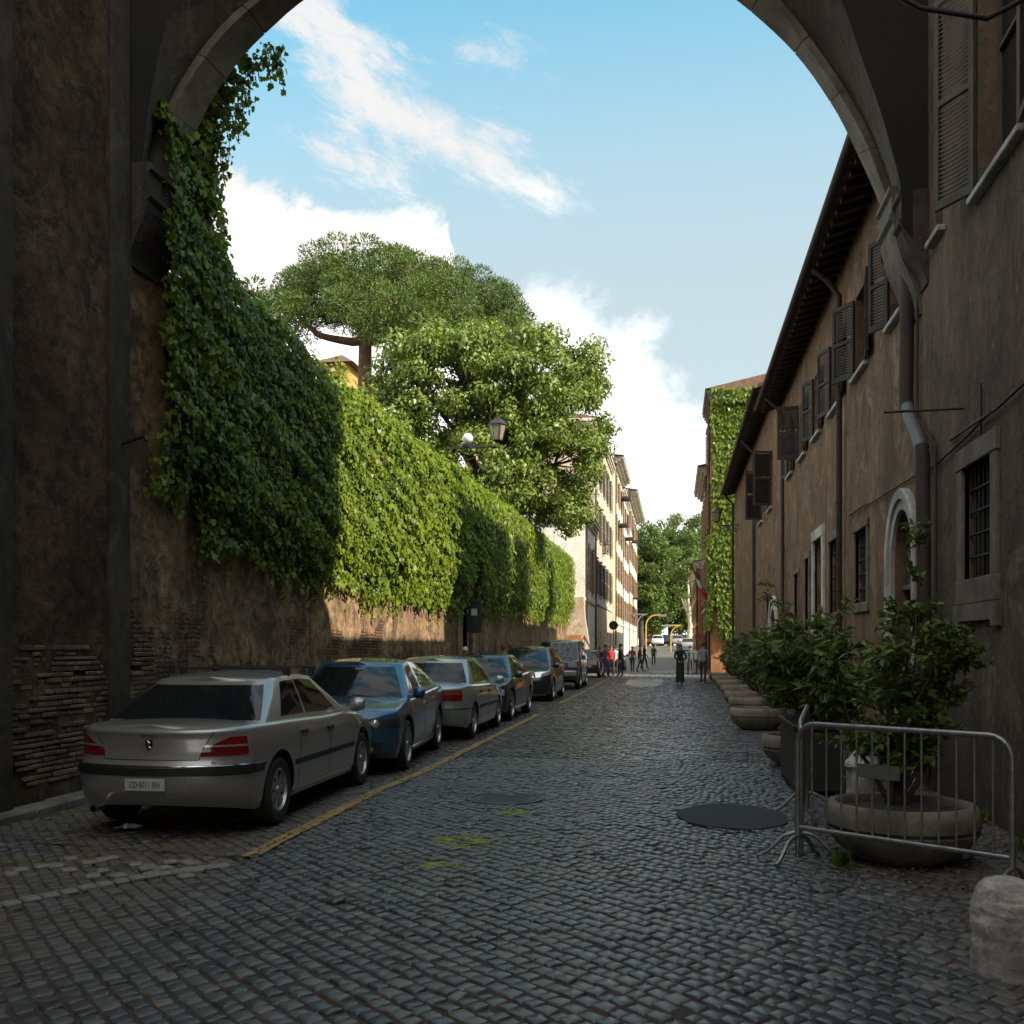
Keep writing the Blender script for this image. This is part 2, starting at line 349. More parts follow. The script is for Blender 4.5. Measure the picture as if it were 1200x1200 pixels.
# cars
def paint(name, col, metal=.35, flake=True):
    t = NT(name); p = t.new('ShaderNodeTexCoord').outputs['Object']; d = t.noise(p, 4, 5, .7); z = t.xyz(p)[2]
    dirt = t.math('MULTIPLY', t.ramp(t.math('ADD', z, t.math('MULTIPLY', d, .3)), [(.3, 1), (.75, .12)]), t.ramp(d, [(.3, .3), (.7, .8)]))
    c = t.mix(t.math('MULTIPLY', dirt, .35), col, (.10,.085,.065))
    return t.fin(c, t.math('MULTIPLY_ADD', dirt, .25, .3), None, Metallic=metal, **{'Coat Weight': .9, 'Coat Roughness': .05})
M['p_silver'] = paint('silver_car_paint', (.37,.35,.325), .55)
M['p_silver2'] = paint('grey_silver_car_paint', (.33,.345,.345), .55)
M['p_blue'] = paint('blue_car_paint', (.02,.08,.16), .45)
M['p_navy'] = paint('navy_car_paint', (.015,.032,.06), .45)
M['p_black'] = paint('black_car_paint', (.012,.014,.016), .3)
M['p_jeep'] = paint('dark_blue_offroad_paint', (.012,.03,.055), .05)
M['p_maroon'] = paint('dark_plum_car_paint', (.035,.018,.022), .3)
M['p_white'] = paint('white_car_paint', (.6,.6,.6), 0)
M['p_red'] = paint('red_car_paint', (.3,.02,.015), .1)
M['glass'] = NT('car_glass').fin((.010,.012,.013), .03, None, **{'Specular IOR Level': .42})
M['rubber'] = simple('tyre_rubber', (.022,.021,.02), .8, .3, 12, .2)
M['black_trim'] = simple('black_plastic_trim', (.015,.015,.015), .5, .2, 12, .05)
M['alloy'] = simple('alloy_rim', (.42,.42,.41), .35, .2, 10, .05, metal=.8)
M['chrome'] = simple('chrome', (.6,.6,.6), .15, .1, 5, 0, metal=1)
M['lamp_red'] = NT('red_lamp_lens').fin((.16,.006,.008), .12, None, **{'Coat Weight': 1.0})
M['lamp_amber'] = NT('amber_lamp_lens').fin((.30,.07,.01), .12, None, **{'Coat Weight': 1.0})
M['lamp_clear'] = NT('clear_lamp_lens').fin((.55,.57,.58), .08, None, Metallic=.6, **{'Coat Weight': 1.0})
M['plate'] = simple('number_plate', (.5,.49,.46), .5, .1, 8, 0)
M['plate_ink'] = simple('plate_ink', (.03,.035,.06), .5, .1, 8, 0)
M['well'] = simple('wheel_well_black', (.006,.006,.006), .95, .1, 8, 0)
# ================================================================ cars
def smooth_part(o, ang=35):
    me = o.data; me.polygons.foreach_set('use_smooth', [True]*len(me.polygons)); me.set_sharp_from_angle(angle=R(ang)); me.update()
class Shell:
    """closed body of revolution-like plan contours: idx runs rear centre -> left side -> front centre"""
    NE, NC, NS = 9, 7, 44
    def __init__(s, xr, xf, w, zlo, zhi, rc, bul_r, bul_f, taper):
        s.xr, s.xf, s.w, s.zlo, s.zhi, s.rc, s.br, s.bf, s.taper = xr, xf, w, zlo, zhi, rc, bul_r, bul_f, taper
        s.K = s.NE+s.NC+s.NS+s.NC+s.NE
    def P(s, i, f):
        xr, xf, w, rc = s.xr(f), s.xf(f), s.w(f), s.rc(f)
        a = s.NE; b = a+s.NC; c = b+s.NS; d = c+s.NC
        if i <= a: x, y = xr, (w-rc)*i/a
        elif i <= b: t = (i-a)/s.NC*math.pi/2; x, y = xr+rc-rc*math.cos(t), w-rc+rc*math.sin(t)
        elif i <= c: x, y = lerp(xr+rc, xf-rc, (i-b)/s.NS), w
        elif i <= d: t = (i-c)/s.NC*math.pi/2; x, y = xf-rc+rc*math.sin(t), w-rc+rc*math.cos(t)
        else: x, y = xf, (w-rc)*(1-(i-d)/s.NE)
        q = (y/w)**2
        m = (xr+xf)/2
        if x < m: x += s.br*q*min(1, max(0, (m-x)/(m-xr)))**3
        else: x -= s.bf*q*min(1, max(0, (x-m)/(xf-m)))**3
        y *= s.taper(x)
        z = lerp(s.zlo(x, f), s.zhi(x, f), f)
        return x, y, z
    def fz(s, i, z):
        lo, hi = 0., 1.
        for _ in range(14):
            m = (lo+hi)/2
            if s.P(i, m)[2] < z: lo = m
            else: hi = m
        return (lo+hi)/2
    def i_side(s, x, f=.6):
        lo, hi = s.NE, s.NE+2*s.NC+s.NS
        for _ in range(16):
            m = (lo+hi)/2
            if s.P(m, f)[0] < x: lo = m
            else: hi = m
        return (lo+hi)/2
    def i_rear(s, y, f=.6):
        lo, hi = 0., s.NE+s.NC*.9
        for _ in range(16):
            m = (lo+hi)/2
            if s.P(m, f)[1] < y: lo = m
            else: hi = m
        return (lo+hi)/2
    def i_front(s, y, f=.6):
        lo, hi = s.K-s.NE-s.NC*.9, s.K
        for _ in range(16):
            m = (lo+hi)/2
            if s.P(m, f)[1] > y: lo = m
            else: hi = m
        return (lo+hi)/2
    def nrm(s, i, f):
        e = .35; i0, i1 = max(0, i-e), min(s.K, i+e); f0, f1 = max(0, f-.02), min(1, f+.02)
        a = Vector(s.P(i1, f))-Vector(s.P(i0, f)); b = Vector(s.P(i, f1))-Vector(s.P(i, f0)); n = b.cross(a)
        return n.normalized() if n.length > 1e-9 else Vector((0,1,0))
    def patch(s, mb, i0, i1, z0, z1, off=.005, n=8, m=4, side=1, absz=True, mi=0):
        """z0,z1: numbers or functions of t in 0..1 along i; heights in metres (or f if not absz)"""
        G = []; call = lambda q, t: q(t) if callable(q) else q
        for a in range(n+1):
            t = a/n; i = lerp(i0, i1, t); row = []
            za, zb = call(z0, t), call(z1, t)
            fa, fb = (s.fz(i, za), s.fz(i, zb)) if absz else (za, zb)
            for b in range(m+1):
                f = lerp(fa, fb, b/m); p = Vector(s.P(i, f))+s.nrm(i, f)*off
                row.append((p.x, p.y*side, p.z))
            G.append(row)
        mb.grid(G, mi)
        # thin skirt back to the body gives the piece a thickness
        edge = [G[a][0] for a in range(n+1)]+[G[n][b] for b in range(1, m+1)]+[G[a][m] for a in range(n-1, -1, -1)]+[G[0][b] for b in range(m-1, 0, -1)]
        idx = [(lerp(i0, i1, a/n), 0) for a in range(n+1)]
        cx = sum(p[0] for p in edge)/len(edge); cy = sum(p[1] for p in edge)/len(edge); cz = sum(p[2] for p in edge)/len(edge)
        nv = s.nrm((i0+i1)/2, .5); inn = []
        for p in edge: inn.append((p[0]-nv.x*(off+.004), p[1]-nv.y*side*(off+.004), p[2]-nv.z*(off+.004)))
        L = len(edge); mb.add(edge+inn, [(k, (k+1)%L, (k+1)%L+L, k+L) for k in range(L)], mi)
    def mesh(s, levels, crown, top_n=6):
        mb = MB(); ring = []
        for f in levels:
            h = [s.P(i, f) for i in range(s.K+1)]; full = h+[(x, -y, z) for x, y, z in h[-2:0:-1]]; ring.append(full)
        for k in range(1, top_n+1):
            q = 1-k/top_n; h = [s.P(i, 1.) for i in range(s.K+1)]
            h = [(x, y*q, z+crown(x)*(1-q*q)) for x, y, z in h]; ring.append(h+[(x, -y, z) for x, y, z in h[-2:0:-1]])
        n = len(ring[0]); V = [p for r in ring for p in r]; F = []
        for a in range(len(ring)-1):
            for b in range(n): F.append((a*n+b, a*n+(b+1)%n, (a+1)*n+(b+1)%n, (a+1)*n+b))
        F.append(tuple(range(n))); mb.add(V, F); return mb
def text_mesh(s, size, mat, name='lettering', parent=None, loc=(0,0,0), rot=(0,0,0), depth=.001, sx=1.):
    cu = bpy.data.curves.new('lettering_curve', 'FONT'); cu.body = s; cu.size = size; cu.extrude = depth; cu.align_x = 'CENTER'; cu.align_y = 'CENTER'
    o = bpy.data.objects.new('tmp', cu); COL.objects.link(o); dg = bpy.context.evaluated_depsgraph_get(); dg.update()
    me = bpy.data.meshes.new_from_object(o.evaluated_get(dg)); bpy.data.objects.remove(o); me.materials.clear(); me.materials.append(mat)
    for v in me.vertices: v.co.x *= sx
    return link(name, me, parent, loc, rot)
def wheel(parent, x, y, r, side, rimr, spokes=6, w=.2, rim_mat='alloy'):
    mb = MB(); h = w/2
    mb.lathe([(rimr*.96, -h*.7), (rimr*1.02, -h*.95), (r*.9, -h), (r*.975, -h*.8), (r, -h*.45), (r, h*.45), (r*.975, h*.8), (r*.9, h), (rimr*1.02, h*.95), (rimr*.96, h*.7)], 40, axis='y')
    t = mb.build('wheel', M['rubber'], parent, 40, (x, y, r))
    d = h*.62*side; rm = MB()
    rm.lathe([(rimr*.99, d+.028*side), (rimr*.92, d+.034*side), (rimr*.86, d+.0*side), (rimr*.84, d-.09*side), (.0, d-.095*side)], 32, axis='y', mi=0)
    for k in range(spokes):
        a = 2*math.pi*k/spokes; c, s_ = math.cos(a), math.sin(a)
        def T(p, q, e, c=c, s_=s_): return (c*p-s_*q, e, s_*p+c*q)
        hw0, hw1 = rimr*.15, rimr*.20
        rm.prism([(rimr*.12, -hw0), (rimr*.9, -hw1), (rimr*.9, hw1), (rimr*.12, hw0)], T, d-.03*side, d+.012*side)
    rm.lathe([(0, d+.03*side), (rimr*.16, d+.026*side), (rimr*.22, d+.005*side), (rimr*.22, d-.03*side)], 20, axis='y')
    rm.build('rim', M[rim_mat], t, 35)
def make_car(sp, loc, rz, name, label, group='cars parked nose to tail along the left wall', cat='car', low=False):
    car = thing(name, label, cat, loc, rz, group)
    L, W, H = sp['L'], sp['W'], sp['H']; hl, hw = L/2, W/2; pm = M[sp['paint']]
    r = sp.get('r', .31); ax_f, ax_r = sp['axf'], sp['axr']
    zt = lambda x: interp(x, sp['top']); zb = lambda x: interp(x, [(-hl, sp.get('brz', .30)), (-hl+.5, .2), (hl-.5, .2), (hl, sp.get('bfz', .22))])
    fr = sp['rear']; ff = sp['front']      # lists (f, inset)
    rnd = lambda f: .045*(1-math.sqrt(max(0, 1-((f-.93)/.07)**2))) if f > .93 else 0
    body = Shell(lambda f: -hl+interp(f, fr)+rnd(f)*1.3, lambda f: hl-interp(f, ff)-rnd(f)*1.3,
                 lambda f: hw*interp(f, sp.get('side', [(0,.93),(.12,.972),(.35,.995),(.6,1.),(.8,.985),(1,.945)]))-rnd(f),
                 lambda x, f: zb(x), lambda x, f: zt(x), lambda f: sp.get('rc', .22), sp.get('br', .10), sp.get('bf', .22),
                 lambda x: interp(x, [(-hl, sp.get('tr', .95)), (-hl+.9, 1), (hl-1.2, 1), (hl, .93)]))
    lv = [0, .03, .08, .15, .22, .3, .38, .46, .54, .62, .7, .78, .85, .9, .93, .95, .965, .98, .99, 1]
    mb = body.mesh(lv, lambda x: sp.get('crown', .035)); bo = mb.build('body', [pm, M['well']], car)
    if not low:       # wheel wells cut from the sides
        cb = MB(); rr = r+.055
        for x in (ax_f, ax_r):
            for sd in (1, -1):
                V = []; n = 36
                for k in range(n): a = 2*math.pi*k/n; V += [(x+rr*math.cos(a), sd*(hw-.26), r+.01+rr*math.sin(a)), (x+rr*math.cos(a), sd*(hw+.2), r+.01+rr*math.sin(a))]
                cb.add(V, [(2*k, 2*((k+1)%n), 2*((k+1)%n)+1, 2*k+1) for k in range(n)]+[tuple(2*k for k in range(n)), tuple(2*k+1 for k in range(n))])
        co = cb.build('cutter', M['well'], car)
        md = bo.modifiers.new('b', 'BOOLEAN'); md.object = co; md.operation = 'DIFFERENCE'; md.solver = 'EXACT'
        try: md.material_mode = 'TRANSFER'
        except Exception: pass
        dg = bpy.context.evaluated_depsgraph_get(); dg.update(); me = bpy.data.meshes.new_from_object(bo.evaluated_get(dg)); bo.modifiers.clear(); bo.data = me; bpy.data.objects.remove(co)
    smooth_part(bo, 30)
    for x in (ax_f, ax_r):
        for sd in (1, -1): wheel(car, x, sd*(hw-.115), r, sd, sp.get('rim', .21), sp.get('spokes', 6), rim_mat=sp.get('rimm', 'alloy'))
    # greenhouse
    xb0, xb1, xt0, xt1 = sp['gh']     # rear base, front base, rear roof, front roof
    wb, wt = hw*sp.get('gwb', .93), hw*sp.get('gwt', .70); dip = .03
    rz_ = lambda x: H-interp(x, [(xt0, sp.get('rdrop', .05)), (lerp(xt0, xt1, .3), .008), (lerp(xt0, xt1, .6), 0), (xt1, .05)])
    bow = lambda v: math.sin(v*math.pi)*.0+v*(1-v)*.10
    gh = Shell(lambda f: lerp(xb0, xt0, f)-bow(f)*sp.get('rbow', .8), lambda f: lerp(xb1, xt1, f)+bow(f)*.9, lambda f: lerp(wb, wt, f)+bow(f)*.55,
               lambda x, f: zt(x)-dip, lambda x, f: rz_(x), lambda f: lerp(.10, .16, f), sp.get('gbr', .10), sp.get('gbf', .20), lambda x: 1)
    cr = .045
    g = gh.mesh([0, .1, .2, .3, .4, .5, .6, .7, .8, .88, .94, .98, 1], lambda x: cr, 8); go = g.build('roof', pm, car); smooth_part(go, 50)
    a, b, c, d = gh.NE, gh.NE+gh.NC, gh.NE+gh.NC+gh.NS, gh.NE+2*gh.NC+gh.NS
    def glass(name, segs, z0, z1, both=True, absz=False):
        for sd in ((1, -1) if both else (1,)):
            m = MB()
            for (i0, i1) in segs: gh.patch(m, i0, i1, z0, z1, .004, 12, 8, sd, absz)
            m.build(name, M['glass'], car, 60)
    def mid(name, i0, z0, z1, mat='glass', off=.004):     # end pane crossing the centre line (both halves in one mesh)
        m = MB(); G = []
        rng_ = [lerp(i0, (0 if i0 < a+gh.NC else gh.K), t/8) for t in range(9)]
        full = [(i, 1) for i in rng_]+[(i, -1) for i in rng_[-2::-1]]
        for (i, sd) in full:
            row = []
            for bb in range(9):
                f = lerp(z0, z1, bb/8); p = Vector(gh.P(i, f))+gh.nrm(i, f)*off; row.append((p.x, p.y*sd, p.z))
            G.append(row)
        m.grid(G); m.build(name, M[mat], car, 60)
    mid('rear_window', a+sp.get('rw', 2.5), sp.get('rw0', .12), .91); mid('windscreen', d-1.5, .07, .93)
    for (q0, q1) in sp['panes']:
        glass('side_window', [(lerp(b, c, q0), lerp(b, c, q1))], .16, .9)
    if low: return car
    # rubber surround of side glass, door gaps, handles, mouldings
    tr = MB()
    for sd in (1, -1):
        for x in sp['gaps']:
            i = body.i_side(x); body.patch(tr, i-.06, i+.06, .27, zt(x)-.02, .0015, 1, 8, sd)
    tr.build('door_gap', M['black_trim'], car)
    for sd in (1, -1):
        for x in sp['handles']:
            hm = MB(); i0, i1 = body.i_side(x-.09), body.i_side(x+.09); body.patch(hm, i0, i1, zt(x)-.155, zt(x)-.12, .018, 4, 2, sd); hm.build('door_handle', M[sp.get('handle_mat', 'black_trim')], car)
        mx = xb1-.28; mm = MB(); mm.lathe([(0.001, -.09), (.055, -.08), (.08, -.03), (.085, .03), (.06, .075), (.001, .085)], 14, (mx, sd*(hw+.06), zt(mx)+.075), axis='y')
        mm.box(mx-.02, mx+.03, sd*(hw-.1), sd*(hw+.02), zt(mx)+.0, zt(mx)+.05)
        mo = mm.build('wing_mirror', M[sp.get('mirror', 'black_trim')], car, 50)
    if sp.get('strip'):
        for sd in (1, -1):
            st = MB(); body.patch(st, body.i_side(ax_r+r+.1), body.i_side(ax_f-r-.1), sp['strip'], sp['strip']+.055, .012, 16, 2, sd); st.build('side_moulding', M['black_trim'], car, 40)
    sl = MB()
    for sd in (1, -1): body.patch(sl, body.i_side(ax_r+r+.08), body.i_side(ax_f-r-.08), .235, .262, .014, 12, 1, sd)
    sl.build('sill_trim', M[sp.get('sillm', sp['paint'])], car, 40)
    sp_details = sp.get('details')
    if sp_details: sp_details(car, body, gh, sp)
    return car
def end_strip(car, body, name, mat, end, ysd, xs, z0, z1, off):
    """strip round an end, from left side to right side"""
    m = MB()
    for sd in (1, -1):
        if end == 'rear': body.patch(m, 0, body.i_side(xs), z0, z1, off, 26, 2, sd)
        else: body.patch(m, body.i_side(xs), body.K, z0, z1, off, 26, 2, sd)
    m.build(name, M[mat], car, 40)
def plate(car, body, end, z, txt, w=.26, h=.09, y=0, gap=.0):
    f = body.fz(0 if end == 'rear' else body.K, z); x = body.P(0 if end == 'rear' else body.K, f)[0]; s = -1 if end == 'rear' else 1
    x += s*(.012+gap)
    m = MB(); m.box(x-.006, x+.006, y-w/2, y+w/2, z-h/2, z+h/2, bev=.003); p = m.build('number_plate', M['plate'], car)
    if txt: text_mesh(txt, h*.78, M['plate_ink'], 'plate_number', p, (x+s*.008, y, z), (R(90), 0, R(-90 if end == 'rear' else 90)), .0006, .86*w/(len(txt)*h*.78*.60))
def det_sedan_a(car, body, gh, sp):      # silver saloon seen from behind
    hl = sp['L']/2
    def lamp(sd):
        m = MB(); i0, i1 = body.i_rear(.44), body.i_side(-hl+.34)
        body.patch(m, i0, i1, lambda t: .70+.005*t, lambda t: .735+.125*min(1, t*1.55)**.8, .008, 16, 6, sd); q = m.build('tail_light', M['lamp_red'], car, 50)
        m = MB(); body.patch(m, body.i_rear(.475), i1-.1, .778, .793, .0125, 16, 1, sd); m.build('lamp_stripe', M['lamp_clear'], q)
    lamp(1); lamp(-1)
    end_strip(car, body, 'bumper_strip', 'black_trim', 'rear', 0, -hl+.62, .545, .607, .012)
    end_strip(car, body, 'chrome_line', 'chrome', 'rear', 0, -hl+.62, .611, .619, .014)
    m = MB()
    for sd in (1, -1):      # boot lid outline
        body.patch(m, 0, body.i_rear(.42), .668, .674, .002, 8, 1, sd)
        G = []
        for k in range(13):
            t = k/12; z = lerp(.67, .90, t); y = .43+.11*t**1.6; i = body.i_rear(y, body.fz(6, z)); f = body.fz(i, z); row = []
            for e in (-.07, .07): p = Vector(body.P(i+e, f))+body.nrm(i, f)*.002; row.append((p.x, p.y*sd, p.z))
            G.append(row)
        m.grid(G)
    m.build('boot_gap', M['black_trim'], car)
    pan = MB(); body.patch(pan, 0, body.i_rear(.36), .395, .535, .003, 6, 2, 1); body.patch(pan, 0, body.i_rear(.36), .395, .535, .003, 6, 2, -1); pan.build('plate_recess', M['p_silver'], car, 30)
    plate(car, body, 'rear', .465, 'CD·0011·XH', .36, .10)
    x = body.P(0, body.fz(0, .82))[0]-.006
    s = MB(); s.prism([(-.03, .045), (.03, .045), (.034, .0), (.0, -.05), (-.034, .0)], lambda a, b, d: (x-d, a, .80+b), 0, .008); sh = s.build('shield_emblem', M['black_trim'], car)
    e = MB(); e.tube([(x-.010, .012, .765), (x-.010, -.006, .785), (x-.010, .006, .80), (x-.010, -.012, .815), (x-.010, .008, .835)], .0055, 6); e.tube([(x-.010, .004, .805), (x-.010, .02, .812)], .004, 5); e.tube([(x-.010, -.004, .785), (x-.010, -.018, .775)], .004, 5); e.build('emblem_figure', M['chrome'], sh)
    text_mesh('PEUGEOT', .032, M['black_trim'], 'boot_lettering', car, (x-.002, 0, .872), (R(90), 0, R(-90)), .001)
    xx = body.P(body.i_rear(.55), body.fz(8, .645))
    text_mesh('406', .035, M['chrome'], 'boot_lettering', car, (xx[0]-.010, -.55, .645), (R(90), 0, R(-90)), .001)
    ex = MB(); ex.lathe([(.028, -.1), (.034, -.1), (.034, .12), (.028, .12), (.028, -.1)], 16, (-hl+.10, .47, .255), axis='x'); ex.build('exhaust_pipe', M['chrome'], car, 40)
    H = sp['H']
    for x0 in (.35, -.42):
        rk = MB()
        rk.box(x0-.014, x0+.014, -.60, .60, H+.055, H+.075, bev=.006)
        for sd in (1, -1): rk.box(x0-.03, x0+.03, sd*.52, sd*.58, H-.03, H+.057, bev=.006)
        rk.build('roof_bar', M['black_trim'], car)
    cap = MB(); i = body.i_side(hl-.45); 
    for sd in (1, -1): body.patch(cap, body.i_side(hl-.30), body.i_front(.45), .60, .70, .006, 10, 3, sd)
    cap.build('headlight', M['lamp_clear'], car, 40)
    ic = MB(); p = body.P(body.i_side(hl-.62), .75)
    for sd in (1, -1): body.patch(ic, body.i_side(hl-.86), body.i_side(hl-.80), .62, .655, .006, 2, 2, sd)
    ic.build('side_repeater', M['lamp_amber'], car)
def det_blue(car, body, gh, sp):      # blue saloon with three round headlights a side, shield grille
    hl = sp['L']/2
    for sd in (1, -1):
        m = MB(); body.patch(m, body.i_side(hl-.42), body.i_front(.24), .595, .715, .004, 14, 4, sd); hb = m.build('headlight', M['black_trim'], car, 40)
        for y in (.33, .47, .61):
            i = body.i_front(y); f = body.fz(i, .655); p = body.P(i, f)
            q = MB(); q.lathe([(.001, .028), (.03, .024), (.048, .012), (.056, .010), (.058, -.03)], 20, (p[0], sd*p[1], .655), axis='x'); q.build('lamp_lens', M['lamp_clear'], hb, 40)
        q = MB(); i = body.i_front(.56); p = body.P(i, body.fz(i, .335)); q.lathe([(.001, .02), (.04, .014), (.05, -.03)], 16, (p[0], sd*p[1], .335), axis='x'); q.build('fog_light', M['lamp_clear'], car, 40)
    g = MB(); x = body.P(body.K, body.fz(body.K, .55))[0]
    g.prism([(-.20, .12), (-.22, .04), (0, -.27), (.22, .04), (.20, .12), (.1, .15), (-.1, .15)], lambda a, b, d: (x+d, a, .58+b), -.02, .022); go = g.build('grille', M['black_trim'], car)
    rim = [(-.20, .12), (-.22, .04), (0, -.27), (.22, .04), (.20, .12), (.1, .15), (-.1, .15), (-.20, .12)]
    c = MB(); c.tube([(x+.024, a, .58+b) for a, b in rim], .011, 6); c.build('grille_surround', M['chrome'], go)
    b = MB(); 
    for k in range(5): b.box(x+.02, x+.028, -.19+.02*k, .19-.02*k, .62-.05*k, .627-.05*k)
    b.build('grille_bar', M['chrome'], go)
    for sd in (1, -1):
        m = MB(); body.patch(m, body.i_front(.70), body.i_front(.16), .275, .42, .003, 10, 3, sd); m.build('lower_intake', M['black_trim'], car)
    m = MB(); body.patch(m, body.i_front(.5), body.K, .252, .262, .012, 10, 1, 1); body.patch(m, body.i_front(.5), body.K, .252, .262, .012, 10, 1, -1); m.build('lower_lip', M['chrome'], car)
    plate(car, body, 'front', .50, 'CW 07 AD', .40, .10, .38, .0)
    wp = MB(); p0 = gh.P(gh.K-6, .1); n = gh.nrm(gh.K-4, .1)*.02
    for (i0, s0, i1, s1) in ((gh.K-8, 1, gh.K-1, 1), (gh.K-1, -1, gh.K-8, -1)):
        a = Vector(gh.P(i0, .05)); b_ = Vector(gh.P(i1, .16)); a.y *= s0; b_.y *= s1; wp.tube([a+n, b_+n], .009, 5)
    wp.build('wiper', M['black_trim'], car)
    st = MB(); p = Vector(gh.P(gh.K-2, .86))+n*.5; st.box(p.x-.01, p.x, -.02, .10, p.z-.02, p.z+.02); st.build('windscreen_sticker', M['plate'], car)
def det_renault(car, body, gh, sp):
    hl = sp['L']/2
    for sd in (1, -1):
        m = MB(); i0, i1 = body.i_rear(.30), body.i_side(-hl+.22)
        body.patch(m, i0, i1, .70, lambda t: .86+.02*t, .010, 16, 5, sd); q = m.build('tail_light', M['lamp_red'], car, 50)
        m = MB(); body.patch(m, body.i_rear(.38), body.i_rear(.72), .80, .85, .014, 8, 2, sd); m.build('indicator_lens', M['lamp_amber'], q)
    m = MB(); body.patch(m, 0, body.i_rear(.30), .70, .86, .006, 6, 2, 1); body.patch(m, 0, body.i_rear(.30), .70, .86, .006, 6, 2, -1); m.build('rear_panel', M['black_trim'], car, 40)
    end_strip(car, body, 'bumper_top', 'black_trim', 'rear', 0, -hl+.55, .545, .565, .02)
    end_strip(car, body, 'bumper', 'p_silver2', 'rear', 0, -hl+.55, .30, .54, .028)
    plate(car, body, 'rear', .77, '', .44, .10)
    a = MB(); a.tube([(-.5, 0, sp['H']-.01), (-.62, 0, sp['H']+.09)], .006, 6); a.build('aerial', M['black_trim'], car)
def det_front_plain(car, body, gh, sp):
    hl = sp['L']/2
    for sd in (1, -1):
        m = MB(); body.patch(m, body.i_side(hl-.30), body.i_front(.42), .58, .70, .008, 12, 4, sd); m.build('headlight', M['lamp_clear'], car, 40)
    for sd in (1, -1):
        m = MB(); body.patch(m, body.i_front(.38), body.K, .57, .67, .006, 6, 2, sd); m.build('grille', M['black_trim'], car)
        m = MB(); body.patch(m, body.i_front(.6), body.K, .28, .40, .006, 6, 2, sd); m.build('lower_intake', M['black_trim'], car)
    plate(car, body, 'front', .47, '', .36, .10)
def det_mpv(car, body, gh, sp):
    hl = sp['L']/2
    for sd in (1, -1):
        m = MB(); body.patch(m, body.i_side(hl-.62), body.i_front(.46), lambda t: .86-.16*t, lambda t: .93-.05*t-.02*t, .008, 14, 5, sd); m.build('headlight', M['lamp_clear'], car, 40)
        m = MB(); body.patch(m, body.i_front(.40), body.K, .70, .76, .010, 6, 2, sd); m.build('grille_bar', M['chrome'], car)
        m = MB(); body.patch(m, body.i_front(.50), body.K, .30, .48, .006, 6, 2, sd); m.build('lower_intake', M['black_trim'], car)
    x = body.P(body.K, body.fz(body.K, .82))[0]
    g = MB(); g.prism([(-.05,.05),(.05,.05),(.055,0),(0,-.06),(-.055,0)], lambda a, b, d: (x+d, a, .80+b), 0, .02); g.build('shield_emblem', M['chrome'], car)
    plate(car, body, 'front', .58, '', .44, .11, 0)
def det_jeep(car, body, gh, sp):
    hl = sp['L']/2
    for sd in (1, -1):
        m = MB(); body.patch(m, body.i_side(hl-.16), body.i_front(.52), .84, 1.0, .012, 8, 4, sd); m.build('headlight', M['lamp_clear'], car, 40)
        m = MB(); body.patch(m, body.i_front(.48), body.K, .84, 1.02, .008, 6, 3, sd); g = m.build('grille', M['black_trim'], car)
        m = MB()
        for k in range(7): y = .04+k*.065; body.patch(m, body.i_front(y+.012), body.i_front(y-.012), .85, 1.01, .014, 1, 2, sd)
        m.build('grille_bar', M['chrome'], g)
    bm = MB(); bm.box(hl-.04, hl+.14, -.86, .86, .50, .72, bev=.04); b = bm.build('bumper', M['galv'], car, 40)
    for sd in (1, -1):
        q = MB(); q.box(hl+.13, hl+.15, sd*.45, sd*.66, .56, .64); q.build('fog_light', M['lamp_clear'], b)
    q = MB(); q.box(hl+.14, hl+.152, -.30, .30, .55, .66); q.build('number_plate', M['plate'], b)
def det_rear_plain(car, body, gh, sp):
    hl = sp['L']/2; W = sp['W']/2
    for sd in (1, -1):
        m = MB(); body.patch(m, body.i_rear(W*.62), body.i_side(-hl+.16), .66, .82, .01, 10, 4, sd); m.build('tail_light', M['lamp_red'], car, 40)
    plate(car, body, 'rear', .62, '', .4, .1)
SEDAN = dict(L=4.56, W=1.69, H=1.35, axf=1.38, axr=-1.32, r=.31, rim=.205, spokes=7, paint='p_silver',
    top=[(-2.28, .925), (-1.75, .955), (-1.0, .945), (0, .915), (.9, .905), (1.25, .88), (1.9, .79), (2.28, .68)],
    rear=[(0, .10), (.12, .03), (.3, 0), (.51, 0), (.54, .045), (.7, .07), (.9, .075), (1, .05)],
    front=[(0, .10), (.2, .02), (.5, 0), (.7, .03), (1, .13)], br=.20, bf=.24, rc=.27, tr=.93, crown=.035,
    gh=(-1.72, 1.18, -1.05, .42), gwb=.92, gwt=.68, panes=((.155, .42), (.45, .86)), gaps=(1.12, .12, -.80), handles=(.02+.14, -.66),
    strip=.50, rw=3.2, rdrop=.05, details=det_sedan_a, mirror='p_silver')
ALFA = dict(L=4.66, W=1.83, H=1.42, axf=1.40, axr=-1.30, r=.33, rim=.235, spokes=10, paint='p_blue',
    top=[(-2.33, .97), (-1.6, 1.01), (-.6, .985), (.4, .955), (1.0, .93), (1.35, .90), (2.0, .81), (2.33, .715)],
    rear=[(0, .12), (.3, 0), (.6, .02), (1, .08)], front=[(0, .08), (.15, .0), (.5, .0), (.8, .03), (1, .08)], br=.14, bf=.26, rc=.22, crown=.05,
    gh=(-1.78, 1.30, -1.02, .45), gwb=.91, gwt=.64, panes=((.14, .42), (.45, .88)), gaps=(1.18, .12, -.85), handles=(.2, -.68), details=det_blue, mirror='p_blue', sillm='chrome', handle_mat='chrome')
